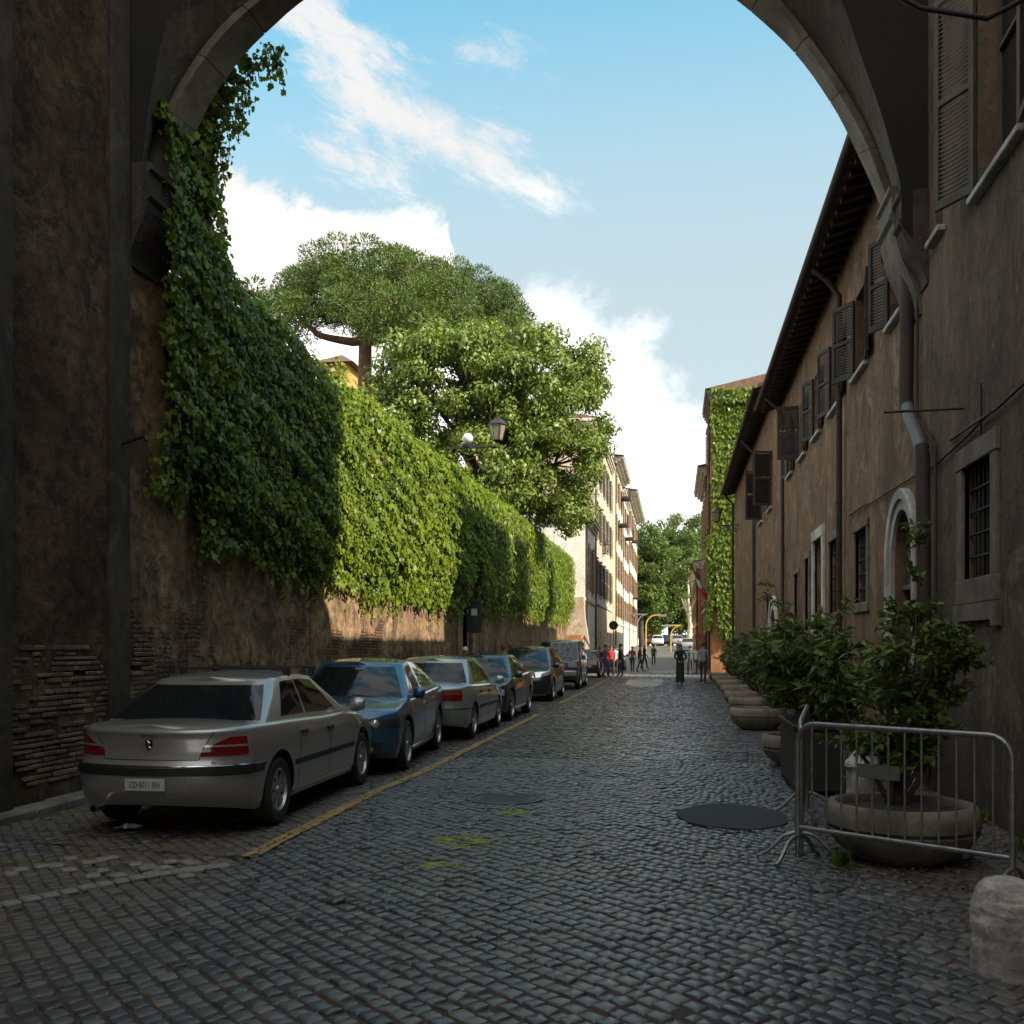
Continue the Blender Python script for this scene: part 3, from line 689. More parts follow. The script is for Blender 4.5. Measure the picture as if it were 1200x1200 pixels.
MEGANE = dict(L=4.40, W=1.70, H=1.42, axf=1.30, axr=-1.28, r=.30, rim=.20, spokes=6, paint='p_silver2',
    top=[(-2.20, .93), (-1.7, .97), (-.9, .95), (.4, .92), (.9, .90), (1.25, .875), (1.85, .78), (2.20, .67)],
    rear=[(0, .08), (.3, 0), (.48, .03), (.7, .04), (1, .03)], front=[(0, .1), (.3, 0), (.7, .03), (1, .12)], br=.15, bf=.22, rc=.22, crown=.05,
    gh=(-1.60, 1.15, -.95, .38), gwb=.92, gwt=.68, panes=((.15, .42), (.45, .87)), gaps=(1.1, .10, -.8), handles=(.15, -.65), strip=.52, details=det_renault, mirror='p_silver2')
SEAT = dict(ALFA, paint='p_navy', H=1.43, details=det_front_plain, mirror='p_navy', handle_mat='p_navy')
MPV = dict(L=4.50, W=1.84, H=1.60, axf=1.38, axr=-1.32, r=.34, rim=.24, spokes=5, paint='p_black',
    top=[(-2.25, 1.02), (-1.5, 1.05), (.2, 1.02), (.9, 1.01), (1.45, .98), (2.0, .88), (2.25, .78)],
    rear=[(0, .12), (.3, 0), (.6, .02), (1, .06)], front=[(0, .08), (.2, .0), (.6, .0), (1, .10)], br=.12, bf=.26, rc=.24, crown=.06,
    gh=(-2.08, 1.62, -1.75, .45), gwb=.91, gwt=.66, panes=((.05, .27), (.30, .56), (.59, .86)), gaps=(1.15, .1, -.95), handles=(.2, -.75), details=det_mpv, mirror='p_black')
JEEP = dict(L=4.70, W=1.86, H=1.86, axf=1.42, axr=-1.30, r=.38, rim=.23, spokes=6, paint='p_jeep',
    top=[(-2.35, 1.14), (0, 1.14), (1.05, 1.14), (1.5, 1.12), (2.35, 1.05)],
    rear=[(0, .06), (.3, 0), (1, .02)], front=[(0, .08), (.3, .0), (1, .04)], br=.05, bf=.10, rc=.14, crown=.05, brz=.42, bfz=.42,
    gh=(-2.25, 1.22, -2.05, .62), gwb=.94, gwt=.78, gbf=.10, panes=((.04, .32), (.35, .60), (.63, .90)), gaps=(1.15, .1, -.95), handles=(.2, -.75), details=det_jeep, mirror='p_jeep')
HATCH = dict(L=3.9, W=1.64, H=1.43, axf=1.20, axr=-1.20, r=.29, rim=.19, spokes=6, paint='p_maroon',
    top=[(-1.95, .92), (0, .92), (.9, .90), (1.3, .86), (1.95, .68)], rear=[(0, .06), (.3, 0), (.6, .02), (1, .08)], front=[(0, .1), (.3, 0), (1, .12)], br=.08, bf=.2, rc=.18,
    gh=(-1.80, 1.15, -1.30, .40), gwb=.93, gwt=.70, panes=((.06, .38), (.42, .86)), gaps=(1.05, .0), handles=(.15,), details=det_rear_plain, mirror='black_trim')
FARCAR = dict(HATCH, details=None)
# ================================================================ ground, road
XW, XR = -6.35, 2.95            # faces of the left boundary wall and of the right-hand houses
def gz(y): t = min(1, max(0, (y-84)/62)); return 1.75*t*t*(3-2*t)
mb = MB(); ys = [-40, 0, 30, 62, 84]+list(range(88, 150, 4))+[160, 220, 400, 900]
mb.grid([[(x, y, gz(y)-.06) for x in (-500, -80, -20, -8, 0, 4, 20, 80, 500)] for y in ys], flip=True)
tag(mb.build('ground', M['bed'], None, 60), 'bare earth under and beyond the paved street', kind='structure')
mb = MB(); mb.grid([[(x, y, gz(y)-.02) for x in (-8, -3, 3, 9)] for y in [62, 72, 84]+list(range(88, 150, 4))+[160, 230]], flip=True)
tag(mb.build('far_road', M['far_road'], None, 60), 'far end of the street rising to the river road', kind='structure')
def cobbles():
    # running bond laid on the diagonal, gently waving
    def warp(a, b):
        x = a*math.cos(-.83)-b*math.sin(-.83); y = a*math.sin(-.83)+b*math.cos(-.83)
        return x, y
    near_V, near_F, far_V, far_F = [], [], [], []
    s = .101; rng = random.Random(3); nn = ff = 0
    lim = 62; rows = int(90/s)
    for r in range(-rows, rows):
        w = s*(1+.0); b0 = r*s; a = -90+rng.random()*s
        if abs(b0) > 80: continue
        # limit of a for this row, so the loop stays short
        while a < 90:
            L = s*rng.uniform(.78, 1.35); ac = a+L/2; a += L
            x, y = warp(ac, b0)
            if not (-6.3 < x < 3.1 and 1.6 < y < lim):
                if y < -2 or x < -9 or x > 6: pass
                continue
            # slow wave of the rows
            dx = .30*math.sin(y*.22+x*.15); dy = .32*math.sin(x*.55+y*.10)
            x += dx; y += dy
            if not (-6.02 < x < 2.9): continue
            ex, ey = (x-.62)/.62, (y-10.2)/1.0
            if ex*ex+ey*ey < 1 and False: continue
            an = -.83+.16*math.cos(x*.55+y*.10)*.7+rng.gauss(0, .07)
            hx, hy = L/2-.004-rng.random()*.004, s/2-.004-rng.random()*.003
            ca, sa = math.cos(an), math.sin(an)
            dz = rng.gauss(0, .004)+.012*n1(x+y*.3, .8, 2)+.008*n1(y, 1.7, 5); tx, ty = rng.gauss(0, .024), rng.gauss(0, .024)
            if y < 15:
                base = [(1,.72),(.76,1),(-.76,1),(-1,.72),(-1,-.72),(-.76,-1),(.76,-1),(1,-.72)]
                jit = [(rng.gauss(0, .09), rng.gauss(0, .09)) for _ in base]
                P = []
                for q, zz in ((1.0, -.02), (.975, -.0035), (.87, .0)):
                    for (u, v), (ju, jv) in zip(base, jit):
                        u2, v2 = (u+ju)*q*hx, (v+jv)*q*hy
                        P.append((x+u2*ca-v2*sa, y+u2*sa+v2*ca, dz+zz+u2*tx+v2*ty))
                P.append((x, y, dz+.0015)); n0 = len(near_V); near_V += P
                for k in range(8):
                    k2 = (k+1)%8
                    near_F += [(n0+k, n0+k2, n0+8+k2, n0+8+k), (n0+8+k, n0+8+k2, n0+16+k2, n0+16+k)]
                    near_F.append((n0+16+k, n0+16+k2, n0+24, n0+24))
                nn += 1
            else:
                P = []; base = [(1,1),(-1,1),(-1,-1),(1,-1)]; jit = [(rng.gauss(0, .06), rng.gauss(0, .06)) for _ in base]
                for q, zz in ((1.0, -.03), (.9, 0)):
                    for (u, v), (ju, jv) in zip(base, jit):
                        u2, v2 = (u+ju)*q*hx, (v+jv)*q*hy
                        P.append((x+u2*ca-v2*sa, y+u2*sa+v2*ca, dz+zz+u2*tx+v2*ty))
                n0 = len(far_V); far_V += P
                for k in range(4): far_F.append((n0+k, n0+(k+1)%4, n0+4+(k+1)%4, n0+4+k))
                far_F.append((n0+4, n0+5, n0+6, n0+7)); ff += 1
    # near: quads and triangles -> separate pass for the triangles
    me = bpy.data.meshes.new('cobbled_street'); off = len(near_V)
    F = [tuple(dict.fromkeys(f)) for f in near_F]+[tuple(i+off for i in f) for f in far_F]
    me.from_pydata(near_V+far_V, [], F); me.materials.append(M['cobble'])
    sm = np.zeros(len(F), dtype=bool); sm[:len(near_F)] = True; me.polygons.foreach_set('use_smooth', sm); me.update()
    tag(link('cobbled_street', me), 'dark blue-grey basalt setts laid diagonally along the street', kind='structure')
    print('cobbles', nn, ff)
cobbles()
mb = MB(); mb.grid([[(x, y, -.0105+.012*n1(x+y*.3, .8, 2)+.008*n1(y, 1.7, 5)) for x in np.linspace(-6.3, 3.2, 50)] for y in np.linspace(-14, 62.4, 480)], flip=True)
tag(mb.build('street_bed', M['bed'], None, 60), 'dirt filling the joints between the setts', kind='structure')
mb = MB()      # rows of setts behind the viewer are one worn sheet
mb.grid([[(x, y, -.004) for x in (-6.3, 0, 3.1)] for y in (-14, 1.7)], flip=True); tag(mb.build('street_paving', M['far_road']), 'worn paving under the arch', kind='structure')
# kerb along the left wall: blocks
mb = MB(); y = 2.; rr = random.Random(5)
while y < 60:
    l = rr.uniform(.5, 1.1); o = rr.uniform(-.012, .012)
    mb.box(-6.34, -6.06+o, y+.006, y+l-.006, -.03, .085+o*.5, bev=.018); y += l
tag(mb.build('kerb', M['kerb'], None, 40), 'low travertine kerb at the foot of the left wall', kind='structure')
def strip(name, pts, w, mat, z=.009, lab=None):
    G = []; P = [Vector((x, y, 0)) for x, y in pts]; D = []
    for i in range(len(P)-1):
        n = max(2, int((P[i+1]-P[i]).length/.15))
        for k in range(n): D.append(P[i].lerp(P[i+1], k/n))
    D.append(P[-1])
    for i, p in enumerate(D):
        t = (D[min(i+1, len(D)-1)]-D[max(0, i-1)]).normalized(); s = Vector((-t.y, t.x, 0)); ww = w/2*(1+.12*n1(i*.9, 1, 3))
        c = p+s*.018*n1(i*.35, 1, 8)
        G.append([(c.x+s.x*q*ww, c.y+s.y*q*ww, z+.006*n1(i*.8+q, 1, 4)) for q in (-1, -.4, .4, 1)])
    m = MB(); m.grid(G); return tag(m.build(name, mat, None, 80), lab, kind='structure')
strip('yellow_parking_line', [(-3.28, 7.55), (-3.3, 9.5), (-3.32, 11.3), (-3.24, 13), (-3.22, 24.4)], .13, M['yellow'], .014, 'yellow parking line along the row of cars')
strip('yellow_parking_line', [(-3.22, 29.3), (-3.2, 52)], .12, M['yellow'], .014, 'far stretch of yellow parking line')
strip('yellow_bay_line', [(-5.9, 8.25), (-5.2, 7.85), (-3.35, 7.6)], .12, M['yellow_faint'], .014, 'faint yellow line across the end of the parking bay')
strip('white_crossing_line', [(-3.0, 57), (1.6, 57)], .35, M['white_paint'], .014, 'white line across the far end of the setts')
# pale worn setts edging the bay
def pale_setts():
    mb = MB(); rr = random.Random(8)
    def sett(x, y, an, s=.115):
        ca, sa = math.cos(an), math.sin(an); h = s/2-.006
        T = lambda a, b, c: (x+a*ca-b*sa, y+a*sa+b*ca, c)
        mb.box(-h*rr.uniform(.85, 1.2), h, -h, h*rr.uniform(.85, 1.1), -.02, .013+rr.uniform(0, .005), T=T, bev=.012)
    for k in range(20): t = k/19; sett(lerp(-3.35, -4.5, t), lerp(7.25, 5.62, t)+.12*math.sin(t*5), .95)
    for k in range(26):
        t = rr.random(); sett(lerp(-4.9, -3.4, t)+rr.gauss(0, .05), lerp(7.2, 7.2, t)-.1+rr.gauss(0, .22), rr.uniform(.6, 1.0))
    t = NT('pale_worn_sett'); p = t.pos(); f = t.noise(p, 30, 5)
    m = t.fin(t.mix(f, (.10,.095,.085), (.30,.28,.25)), .6, t.bump(f, .4, .005))
    tag(mb.build('pale_sett_edging', m, None, 35), 'line of pale worn setts edging the parking bay', kind='structure')
pale_setts()
def blob_sheet(name, cx, cy, rx, ry, mat, z, lab, kind='structure', seed=0, amp=.13, cat=None):
    m = MB(); n = 60; V = [(cx, cy, z)]+[(cx+rx*(1+amp*n1(math.cos(2*math.pi*k/n)*1.7+math.sin(2*math.pi*k/n)*1.3, 1, seed))*math.cos(2*math.pi*k/n), cy+ry*(1+amp*n1(math.cos(2*math.pi*k/n)*2-math.sin(2*math.pi*k/n), 1, seed+3))*math.sin(2*math.pi*k/n), z-.004) for k in range(n)]
    V += [(a, b, z-.03) for a, b, c in V[1:]]
    m.add(V, [(0, 1+k, 1+(k+1)%n) for k in range(n)]+[(1+k, 1+(k+1)%n, 1+n+(k+1)%n, 1+n+k) for k in range(n)])
    return tag(m.build(name, mat, None, 60), lab, cat, kind=kind)
t = NT('asphalt_patch'); p = t.pos(); f = t.noise(p, 90, 4, .7); g = t.noise(p, 2, 4)
M['cover'] = simple('worn_iron_cover', (.055,.057,.06), .5, .3, 30, .5)
M['asphalt'] = t.fin(t.mix(g, (.014,.015,.017), (.032,.033,.036)), .8, t.bump(f, .5, .005))
blob_sheet('asphalt_patch', .56, 10.08, .52, .74, M['asphalt'], .022, 'round dark asphalt patch in the setts near the barrier', amp=.10, seed=5)
# puddle far down the street
t = NT('wet_setts'); p = t.pos(); f = t.noise(p, 8, 4)
M['wet'] = t.fin((.03,.032,.035), .3, t.bump(f, .15, .01))
blob_sheet('puddle', -1.35, 47, .9, 5.0, M['wet'], .012, 'long shallow puddle in the middle of the street', seed=4, amp=.35)
blob_sheet('puddle', -.2, 66, 1.6, 5.0, M['wet'], .0, 'wet patch beyond the white line', seed=6, amp=.3)
t = NT('moss'); p = t.pos(); f = t.noise(p, 26, 5, .7); a = t.ramp(t.noise(p, 7, 5, .7), [(.46, 0), (.54, 1)])
M['moss'] = t.fin(t.mix(f, (.10,.13,.015), (.34,.40,.05)), .95, t.bump(f, .8, .01), Alpha=a)
for q, (px, py, rx, ry) in enumerate(((545, 985, .38, .42), (513, 1013, .25, .16), (600, 952, .2, .35))):
    x, y = on_ground(px, py); b = blob_sheet('moss', x, y, rx*.7, ry*.7, M['moss'], .002, 'yellow-green moss spreading between the setts', kind='stuff', seed=q, amp=.4)
mb = MB(); x, y = on_ground(592, 936)
mb.lathe([(.001, .018), (.33, .018), (.335, .012), (.36, .012), (.365, .022), (.42, .022), (.43, -.03)], 48, (x, y, -.012))
for k in range(-5, 6): mb.box(x-.25, x+.25, y+k*.05-.008, y+k*.05+.008, .003, .0085)
tag(mb.build('manhole_cover', M['cover'], None, 40), 'round iron manhole cover in the middle of the setts', 'manhole cover')
# ================================================================ facade tools
class Fac:
    def __init__(s, O, D, N): s.O, s.D, s.N = Vector(O), Vector(D), Vector(N)
    def P(s, a, d, z): q = s.O+s.D*a+s.N*d; return (q.x, q.y, q.z+z)
    def box(s, mb, a0, a1, d0, d1, z0, z1, bev=0, mi=0): mb.box(a0, a1, d0, d1, z0, z1, mi, T=s.P, bev=bev)
    def wall(s, name, L0, L1, z0, z1, holes, mat, parent, depth=.28, back=None):
        mb = MB(); A = sorted({L0, L1, *[h[0] for h in holes], *[h[1] for h in holes]}); Z = sorted({z0, z1, *[h[2] for h in holes], *[h[3] for h in holes]})
        for i in range(len(A)-1):
            for j in range(len(Z)-1):
                ca, cz = (A[i]+A[i+1])/2, (Z[j]+Z[j+1])/2
                if any(h[0] < ca < h[1] and h[2] < cz < h[3] for h in holes): continue
                mb.add([s.P(A[i], 0, Z[j]), s.P(A[i+1], 0, Z[j]), s.P(A[i+1], 0, Z[j+1]), s.P(A[i], 0, Z[j+1])], [(0,1,2,3)])
        for (a0, a1, b0, b1) in [h[:4] for h in holes]:
            for q in (((a0,b0),(a1,b0)), ((a1,b0),(a1,b1)), ((a1,b1),(a0,b1)), ((a0,b1),(a0,b0))):
                (p0, r0), (p1, r1) = q; mb.add([s.P(p0, 0, r0), s.P(p1, 0, r1), s.P(p1, -depth, r1), s.P(p0, -depth, r0)], [(0,1,2,3)])
        return mb.build(name, mat, parent, fix=False)
    def shutter(s, parent, hinge, w, z0, z1, ang, sgn, mat='shutter', louv=.045, name='shutter'):
        """sgn +1: leaf extends towards +a when closed; ang = degrees opened from closed-over-window"""
        mb = MB(); ca, sa = math.cos(R(ang)), math.sin(R(ang))
        def T(u, v, z): return s.P(hinge+sgn*(u*ca-v*sa*0)-sgn*v*sa*0+sgn*0+ (sgn*(-v*sa)), .03+u*sa+v*ca, z)
        f = .06; t = .02
        mb.box(0, f, -t, t, z0, z1, T=T); mb.box(w-f, w, -t, t, z0, z1, T=T)
        mb.box(f, w-f, -t, t, z0, z0+.08, T=T); mb.box(f, w-f, -t, t, z1-.07, z1, T=T); zm = (z0+z1)/2; mb.box(f, w-f, -t, t, zm-.03, zm+.03, T=T)
        z = z0+.09
        while z < z1-.09:
            if abs(z-zm) > .05:
                V = [T(f, -t*.8, z), T(w-f, -t*.8, z), T(w-f, t*.8, z+louv*.9), T(f, t*.8, z+louv*.9)]; V += [(a, b, c-.006) for a, b, c in V]
                mb.add(V, [(0,1,2,3), (7,6,5,4), (0,4,5,1), (2,6,7,3)])
            z += louv
        return mb.build(name, M[mat], parent)
    def window(s, parent, a0, a1, z0, z1, d=.2, mull=True, trim=None, sill=None, grille=None, frame='shutter_grey', wide=.14, trimd=.035, pane_only=False):
        mb = MB(); s.box(mb, a0-.001, a1+.001, -d-.06, -d, z0-.001, z1+.001)
        w = mb.build('window', M['pane'], parent)
        if not pane_only:
            f = MB()
            for (x0, x1, y0, y1) in ((a0, a0+.06, z0, z1), (a1-.06, a1, z0, z1), (a0+.06, a1-.06, z0, z0+.06), (a0+.06, a1-.06, z1-.06, z1)): s.box(f, x0, x1, -d+.002, -d+.045, y0, y1)
            if mull: m = (a0+a1)/2; s.box(f, m-.03, m+.03, -d+.002, -d+.045, z0+.06, z1-.06); q = lerp(z0, z1, .62); s.box(f, a0+.06, m-.03, -d+.002, -d+.035, q-.02, q+.02); s.box(f, m+.03, a1-.06, -d+.002, -d+.035, q-.02, q+.02)
            f.build('frame', M[frame], w)
        if trim:
            f = MB(); t = wide; s.box(f, a0-t, a0, -.05, trimd, z0, z1, .008); s.box(f, a1, a1+t, -.05, trimd, z0, z1, .008); s.box(f, a0-t-.02, a1+t+.02, -.05, trimd+.01, z1, z1+t*1.1, .008)
            s.box(f, a0-t-.02, a1+t+.02, -.05, trimd+.01, z0-t*1.3, z0, .008); f.build('surround', M[trim], w, 30)
        if sill: f = MB(); s.box(f, a0-.12, a1+.12, -.1, .09, z0-.07, z0, .01); f.build('sill', M[sill], w, 30)
        if grille:
            f = MB(); n = max(2, round((a1-a0)/.14)); k = max(3, round((z1-z0)/.22)); dd = -.07
            for i in range(1, n): a = lerp(a0, a1, i/n); f.tube([s.P(a, dd, z0), s.P(a, dd, z1)], .010, 6)
            for i in range(1, k): z = lerp(z0, z1, i/k); f.tube([s.P(a0, dd+.012, z), s.P(a1, dd+.012, z)], .012, 6)
            f.build('grille', M['iron'], w)
        return w
def pipe(name, parent, pts, r, mat, rings=2.2):
    mb = MB(); mb.tube(pts, r, 14)
    a, b = Vector(pts[0]), Vector(pts[-1]); n = max(1, int(abs(a.z-b.z)/rings))
    for k in range(1, n+1):
        z = lerp(a.z, b.z, k/(n+1)); 
        for i in range(len(pts)-1):
            p, q = Vector(pts[i]), Vector(pts[i+1])
            if min(p.z, q.z) <= z <= max(p.z, q.z) and abs(p.z-q.z) > .5:
                c = p.lerp(q, (z-p.z)/(q.z-p.z)); mb.lathe([(r+.001, -.03), (r+.012, -.025), (r+.012, .025), (r+.001, .03)], 14, c)
    return mb.build(name, M[mat], parent, 50)
# ================================================================ right-hand houses
FR = Fac((XR, 0, 0), (0, 1, 0), (-1, 0, 0))
def arch_fill(F, parent, a0, a1, zs, zt, mat, ring_mat=None, ring=.2, name='archivolt', zb=0., depth=.28):
    """spandrels above a round head inside the hole a0..a1 x ..zt, and the moulded ring round it"""
    c, r = (a0+a1)/2, (a1-a0)/2; n = 20; mb = MB(); H = zt-zs
    pts = [(c-r*math.cos(math.pi*k/n), zs+H*math.sin(math.pi*k/n)) for k in range(n+1)]
    for k in range(n):
        (x0, y0), (x1, y1) = pts[k], pts[k+1]
        mb.add([F.P(x0, 0, y0), F.P(x1, 0, y1), F.P(x1, 0, zt+.001), F.P(x0, 0, zt+.001)], [(0,1,2,3)])
        mb.add([F.P(x0, 0, y0), F.P(x1, 0, y1), F.P(x1, -depth, y1), F.P(x0, -depth, y0)], [(0,1,2,3)])
    mb.build('arch_head', mat, parent)
    if ring_mat:
        mb = MB(); prof = [(0, .0), (0, .05), (ring*.45, .05), (ring*.5, .085), (ring*.92, .095), (ring, .07), (ring, -.02)]
        path = [(c-r, zb, -1, 0)]+[(c-r*math.cos(math.pi*k/n), zs+H*math.sin(math.pi*k/n), -math.cos(math.pi*k/n), math.sin(math.pi*k/n)) for k in range(n+1)]+[(c+r, zb, 1, 0)]
        G = [[F.P(x+nx*o, d, z+nz*o) for o, d in prof] for x, z, nx, nz in path]; mb.grid(G); mb.build(name, M[ring_mat], parent, 40)
# --- sooty tall house nearest the viewer
HA = thing('town_house', 'tall sooty brown house at the near right edge with grilled window under the arch', 'house', (XR, 0, 0))
root = HA
def rel(o, root):
    # parts are modelled in world coordinates: undo the empty's offset
    o.matrix_parent_inverse = Matrix.Identity(4); o.location = Vector(o.location)-root.location if o.parent is root else o.location
def fix_children(root):
    for ch in root.children: ch.location = Vector(ch.location)-root.location
    return root
hA = [(10.17, 11.12, 2.32, 3.46), (9.35, 10.62, 6.08, 8.3), (12.0, 12.32, 6.3, 8.6), (5.6, 6.9, 6.1, 8.3), (1.2, 2.4, 2.3, 3.6)]
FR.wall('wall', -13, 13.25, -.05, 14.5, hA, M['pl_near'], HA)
mb = MB(); mb.box(3.4, 9, -13, 10.6, 0, 16.9); mb.box(3.4, 9, 10.6, 13.2, 0, 11.5); mb.build('rear_wall', M['pl_near'], HA)  # unseen bulk, extended upward to keep sun off the left wall
FR.window(HA, *hA[0], d=.24, trim='trim', grille=True, wide=.19, mull=False, frame='iron')
lm = MB(); a0, a1 = 10.17-.25, 11.12+.25
lm.prism([(a0, 2.07), (a1, 2.07), (a1, 1.84), (a1-.16, 1.84), (a1-.2, 1.90), (a0+.2, 1.90), (a0+.16, 1.84), (a0, 1.84)], lambda a, b, d: FR.P(a, d, b), .001, .05); lm.build('window_apron', M['trim'], HA)
w = FR.window(HA, *hA[1], d=.2, sill='sill'); FR.shutter(w, 10.66, .52, 6.12, 8.28, 150, -1, 'shutter_grey'); FR.shutter(w, 9.31, .52, 6.12, 8.28, 172, 1, 'shutter_grey')
FR.window(HA, *hA[2], d=.2, sill='sill', mull=False)
w = FR.window(HA, *hA[3], d=.2, sill='sill'); FR.shutter(w, 6.94, .64, 6.12, 8.28, 150, -1); FR.window(HA, *hA[4], d=.2, trim='trim', grille=True, mull=False)
fix_children(HA)
# --- long house beyond the arch
HB = thing('town_house', 'long brown rendered house with white arched doorway and open shutters on the right', 'house', (XR, 13.3, 0), group=None)
Y = lambda px: on_x(px, 700, XR)[1]
hB = [(13.3, 14.5, -.02, 3.42),                     # arched door
      (Y(1018)+.05, Y(1003), 2.34, 3.5), (Y(983), Y(973), 2.25, 3.62), (Y(965), Y(955), 1.05, 2.0), (Y(965), Y(955), 2.18, 3.85), (Y(949), Y(944), 1.95, 3.6), (Y(936.5), Y(931.5), 1.9, 3.4)]
upz_ = 0; up = [(14.0, 14.75), (16.5, 17.5), (19.0, 20.1), (21.6, 22.5), (24.0, 24.95), (26.6, 27.5)]
upz = (6.05, 7.35)
hB += [(a, b, *upz) for a, b in up]
FR.wall('wall', 13.3, 30.2, -.05, 8.5, hB, M['pl_right'], HB)
arch_fill(FR, HB, 13.3, 14.5, 2.78, 3.42, M['pl_right'], 'trim_white', .27, 'door_surround')
dm = MB(); FR.box(dm, 13.3, 14.5, -.26, -.21, 0, 2.42)
for k in range(2):
    for j in range(3): FR.box(dm, 13.38+k*.58, 13.86+k*.58, -.215, -.19, .15+j*.76, .8+j*.76, .01)
d = dm.build('door', M['door_green'], HB)
dm = MB(); FR.box(dm, 13.3, 14.5, -.27, -.25, 2.42, 3.42); dm.build('fanlight', M['pane'], HB)
dm = MB(); FR.box(dm, 13.3, 14.5, -.2, -.1, 2.40, 2.46)
for k in range(1, 12): a = math.pi*k/12; dm.tube([FR.P(13.9, -.15, 2.46), FR.P(13.9-.57*math.cos(a), -.15, 2.46+.93*math.sin(a))], .012, 6)
for rr_ in (.22, .40):
    dm.tube([FR.P(13.9-rr_*math.cos(math.pi*k/14), -.15, 2.46+rr_*1.5*math.sin(math.pi*k/14)) for k in range(15)], .012, 6)
dm.build('fanlight_grille', M['galv'], HB)
FR.window(HB, *hB[1], trim='trim', grille=True, mull=False, wide=.12); FR.window(HB, *hB[2], trim='trim', grille=True, mull=False, wide=.16)
FR.window(HB, *hB[3], trim='trim_white', mull=False, wide=.16, trimd=.05); FR.window(HB, *hB[4], trim='trim_white', mull=False, wide=.2, trimd=.05)
FR.window(HB, *hB[5], trim='trim', mull=False, wide=.14); FR.window(HB, *hB[6], trim='trim', mull=False, wide=.1)
shut = [(172, 152), (172, 150), (174, 165), (172, 160), (172, 96), (172, 168)]
for (a, b), (s0, s1) in zip(up, shut):
    w = FR.window(HB, a, b, *upz, sill='sill'); wd = (b-a)/2+.03
    FR.shutter(w, b+.02, wd, upz[0]+.02, upz[1]-.02, s1, -1); FR.shutter(w, a-.02, wd, upz[0]+.02, upz[1]-.02, s0, 1)
def roof(parent, y0, y1, ze, xe, rise=.36, back=9.5, raf=.42):
    mb = MB(); n = max(2, int((y1-y0)/.6)); t = .10
    G = [[(x, lerp(y0, y1, k/n), ze+.10+(x-xe)*rise+.012*n1(k*1.3, 1, x)) for x in np.linspace(xe-.02, back, 12)] for k in range(n+1)]
    mb.grid(G); mb.grid([[(x, y, z-t) for x, y, z in row] for row in G], flip=True)
    for row in (G[0], G[-1]): mb.grid([[p for p in row], [(x, y, z-t) for x, y, z in row]])
    mb.grid([[r_[0] for r_ in G], [(r_[0][0], r_[0][1], r_[0][2]-t) for r_ in G]])
    ro = mb.build('roof', M['tile'], parent, 40)
    y = y0+.2; first = None
    while y < y1-.1:
        if first is not None: c_ = first.copy(); COL.objects.link(c_); c_.location = (0, y-ya_, 0); y += raf; continue
        rf = MB(); ya_ = y
        V = [(xe+.04, ze-.02), (XR+.02, ze-.02+(XR-xe)*rise)]
        rf.add([(xe+.04, y, ze-.03), (XR+.05, y, ze-.03+(XR+.01-xe)*rise), (XR+.05, y, ze-.16+(XR+.01-xe)*rise), (xe+.04, y, ze-.11), (xe+.04, y+.09, ze-.03), (XR+.05, y+.09, ze-.03+(XR+.01-xe)*rise), (XR+.05, y+.09, ze-.16+(XR+.01-xe)*rise), (xe+.04, y+.09, ze-.11)],
               [(0,1,2,3), (7,6,5,4), (0,4,5,1), (3,2,6,7), (0,3,7,4)]); y += raf; first = rf.build('rafter', M['wood_dark'], ro)
    g = MB(); P = []; 
    for k in range(9): a = math.pi*k/8; P.append((xe-.08+.075*math.cos(a), ze+.05-.075*math.sin(a)))
    g.grid([[(x, y, z) for x, z in P] for y in np.linspace(y0, y1, 14)]); g.grid([[(x*1+(.004 if x < xe-.08 else -.004), y, z+.004) for x, z in P] for y in np.linspace(y0, y1, 14)], flip=True)
    g.build('gutter', M['pipe_brown'], ro, 50)
    return ro
roof(HB, 13.85, 29.9, 8.33, 2.4)
# solid wall top behind the eave, chimneys and added unseen mass that shadows the ivy wall
mb = MB(); mb.box(3.4, 9.2, 14.2, 30.1, 0, 7.9); mb.box(XR+.3, 9.2, 30.12, 30.28, 0, 8.7); mb.build('rear_wall', M['pl_right'], HB)
mb = MB(); mb.box(5.6, 10, 23.0, 31.4, 8.6, 14.6); mb.build('rear_wing', M['pl_right'], HB)
for px, z1_, mt in ((991, 8.35, 'pipe_brown'), (922, 8.35, 'pipe_brown')):
    y = Y(px); pipe('drainpipe', HB, [(2.4, y, z1_-.1), (2.66, y, z1_-.34), (2.84, y, z1_-.6), (2.84, y, .3), (2.8, y, .1)], .05, mt)
pipe('drainpipe', HB, [(2.86, 13.25, 8.3), (2.83, 13.25, 4.75), (2.83, 13.2, 4.55)], .085, 'pipe_brown')
pipe('drainpipe_elbow', HB, [(2.83, 13.22, 4.62), (2.83, 13.05, 4.42), (2.81, 12.5, 4.05), (2.81, 12.35, 3.85)], .078, 'pipe_grey', 9)
pipe('drainpipe', HB, [(2.81, 12.36, 3.95), (2.81, 12.3, 3.8), (2.83, 12.3, .3), (2.8, 12.3, .08)], .078, 'pipe_brown')
pipe('conduit', HB, [(2.90, 12.98, 8), (2.90, 12.98, 4.4), (2.9, 12.1, 3.9), (2.9, 12.1, .2)], .016, 'pipe_brown', 9)
fix_children(HB)
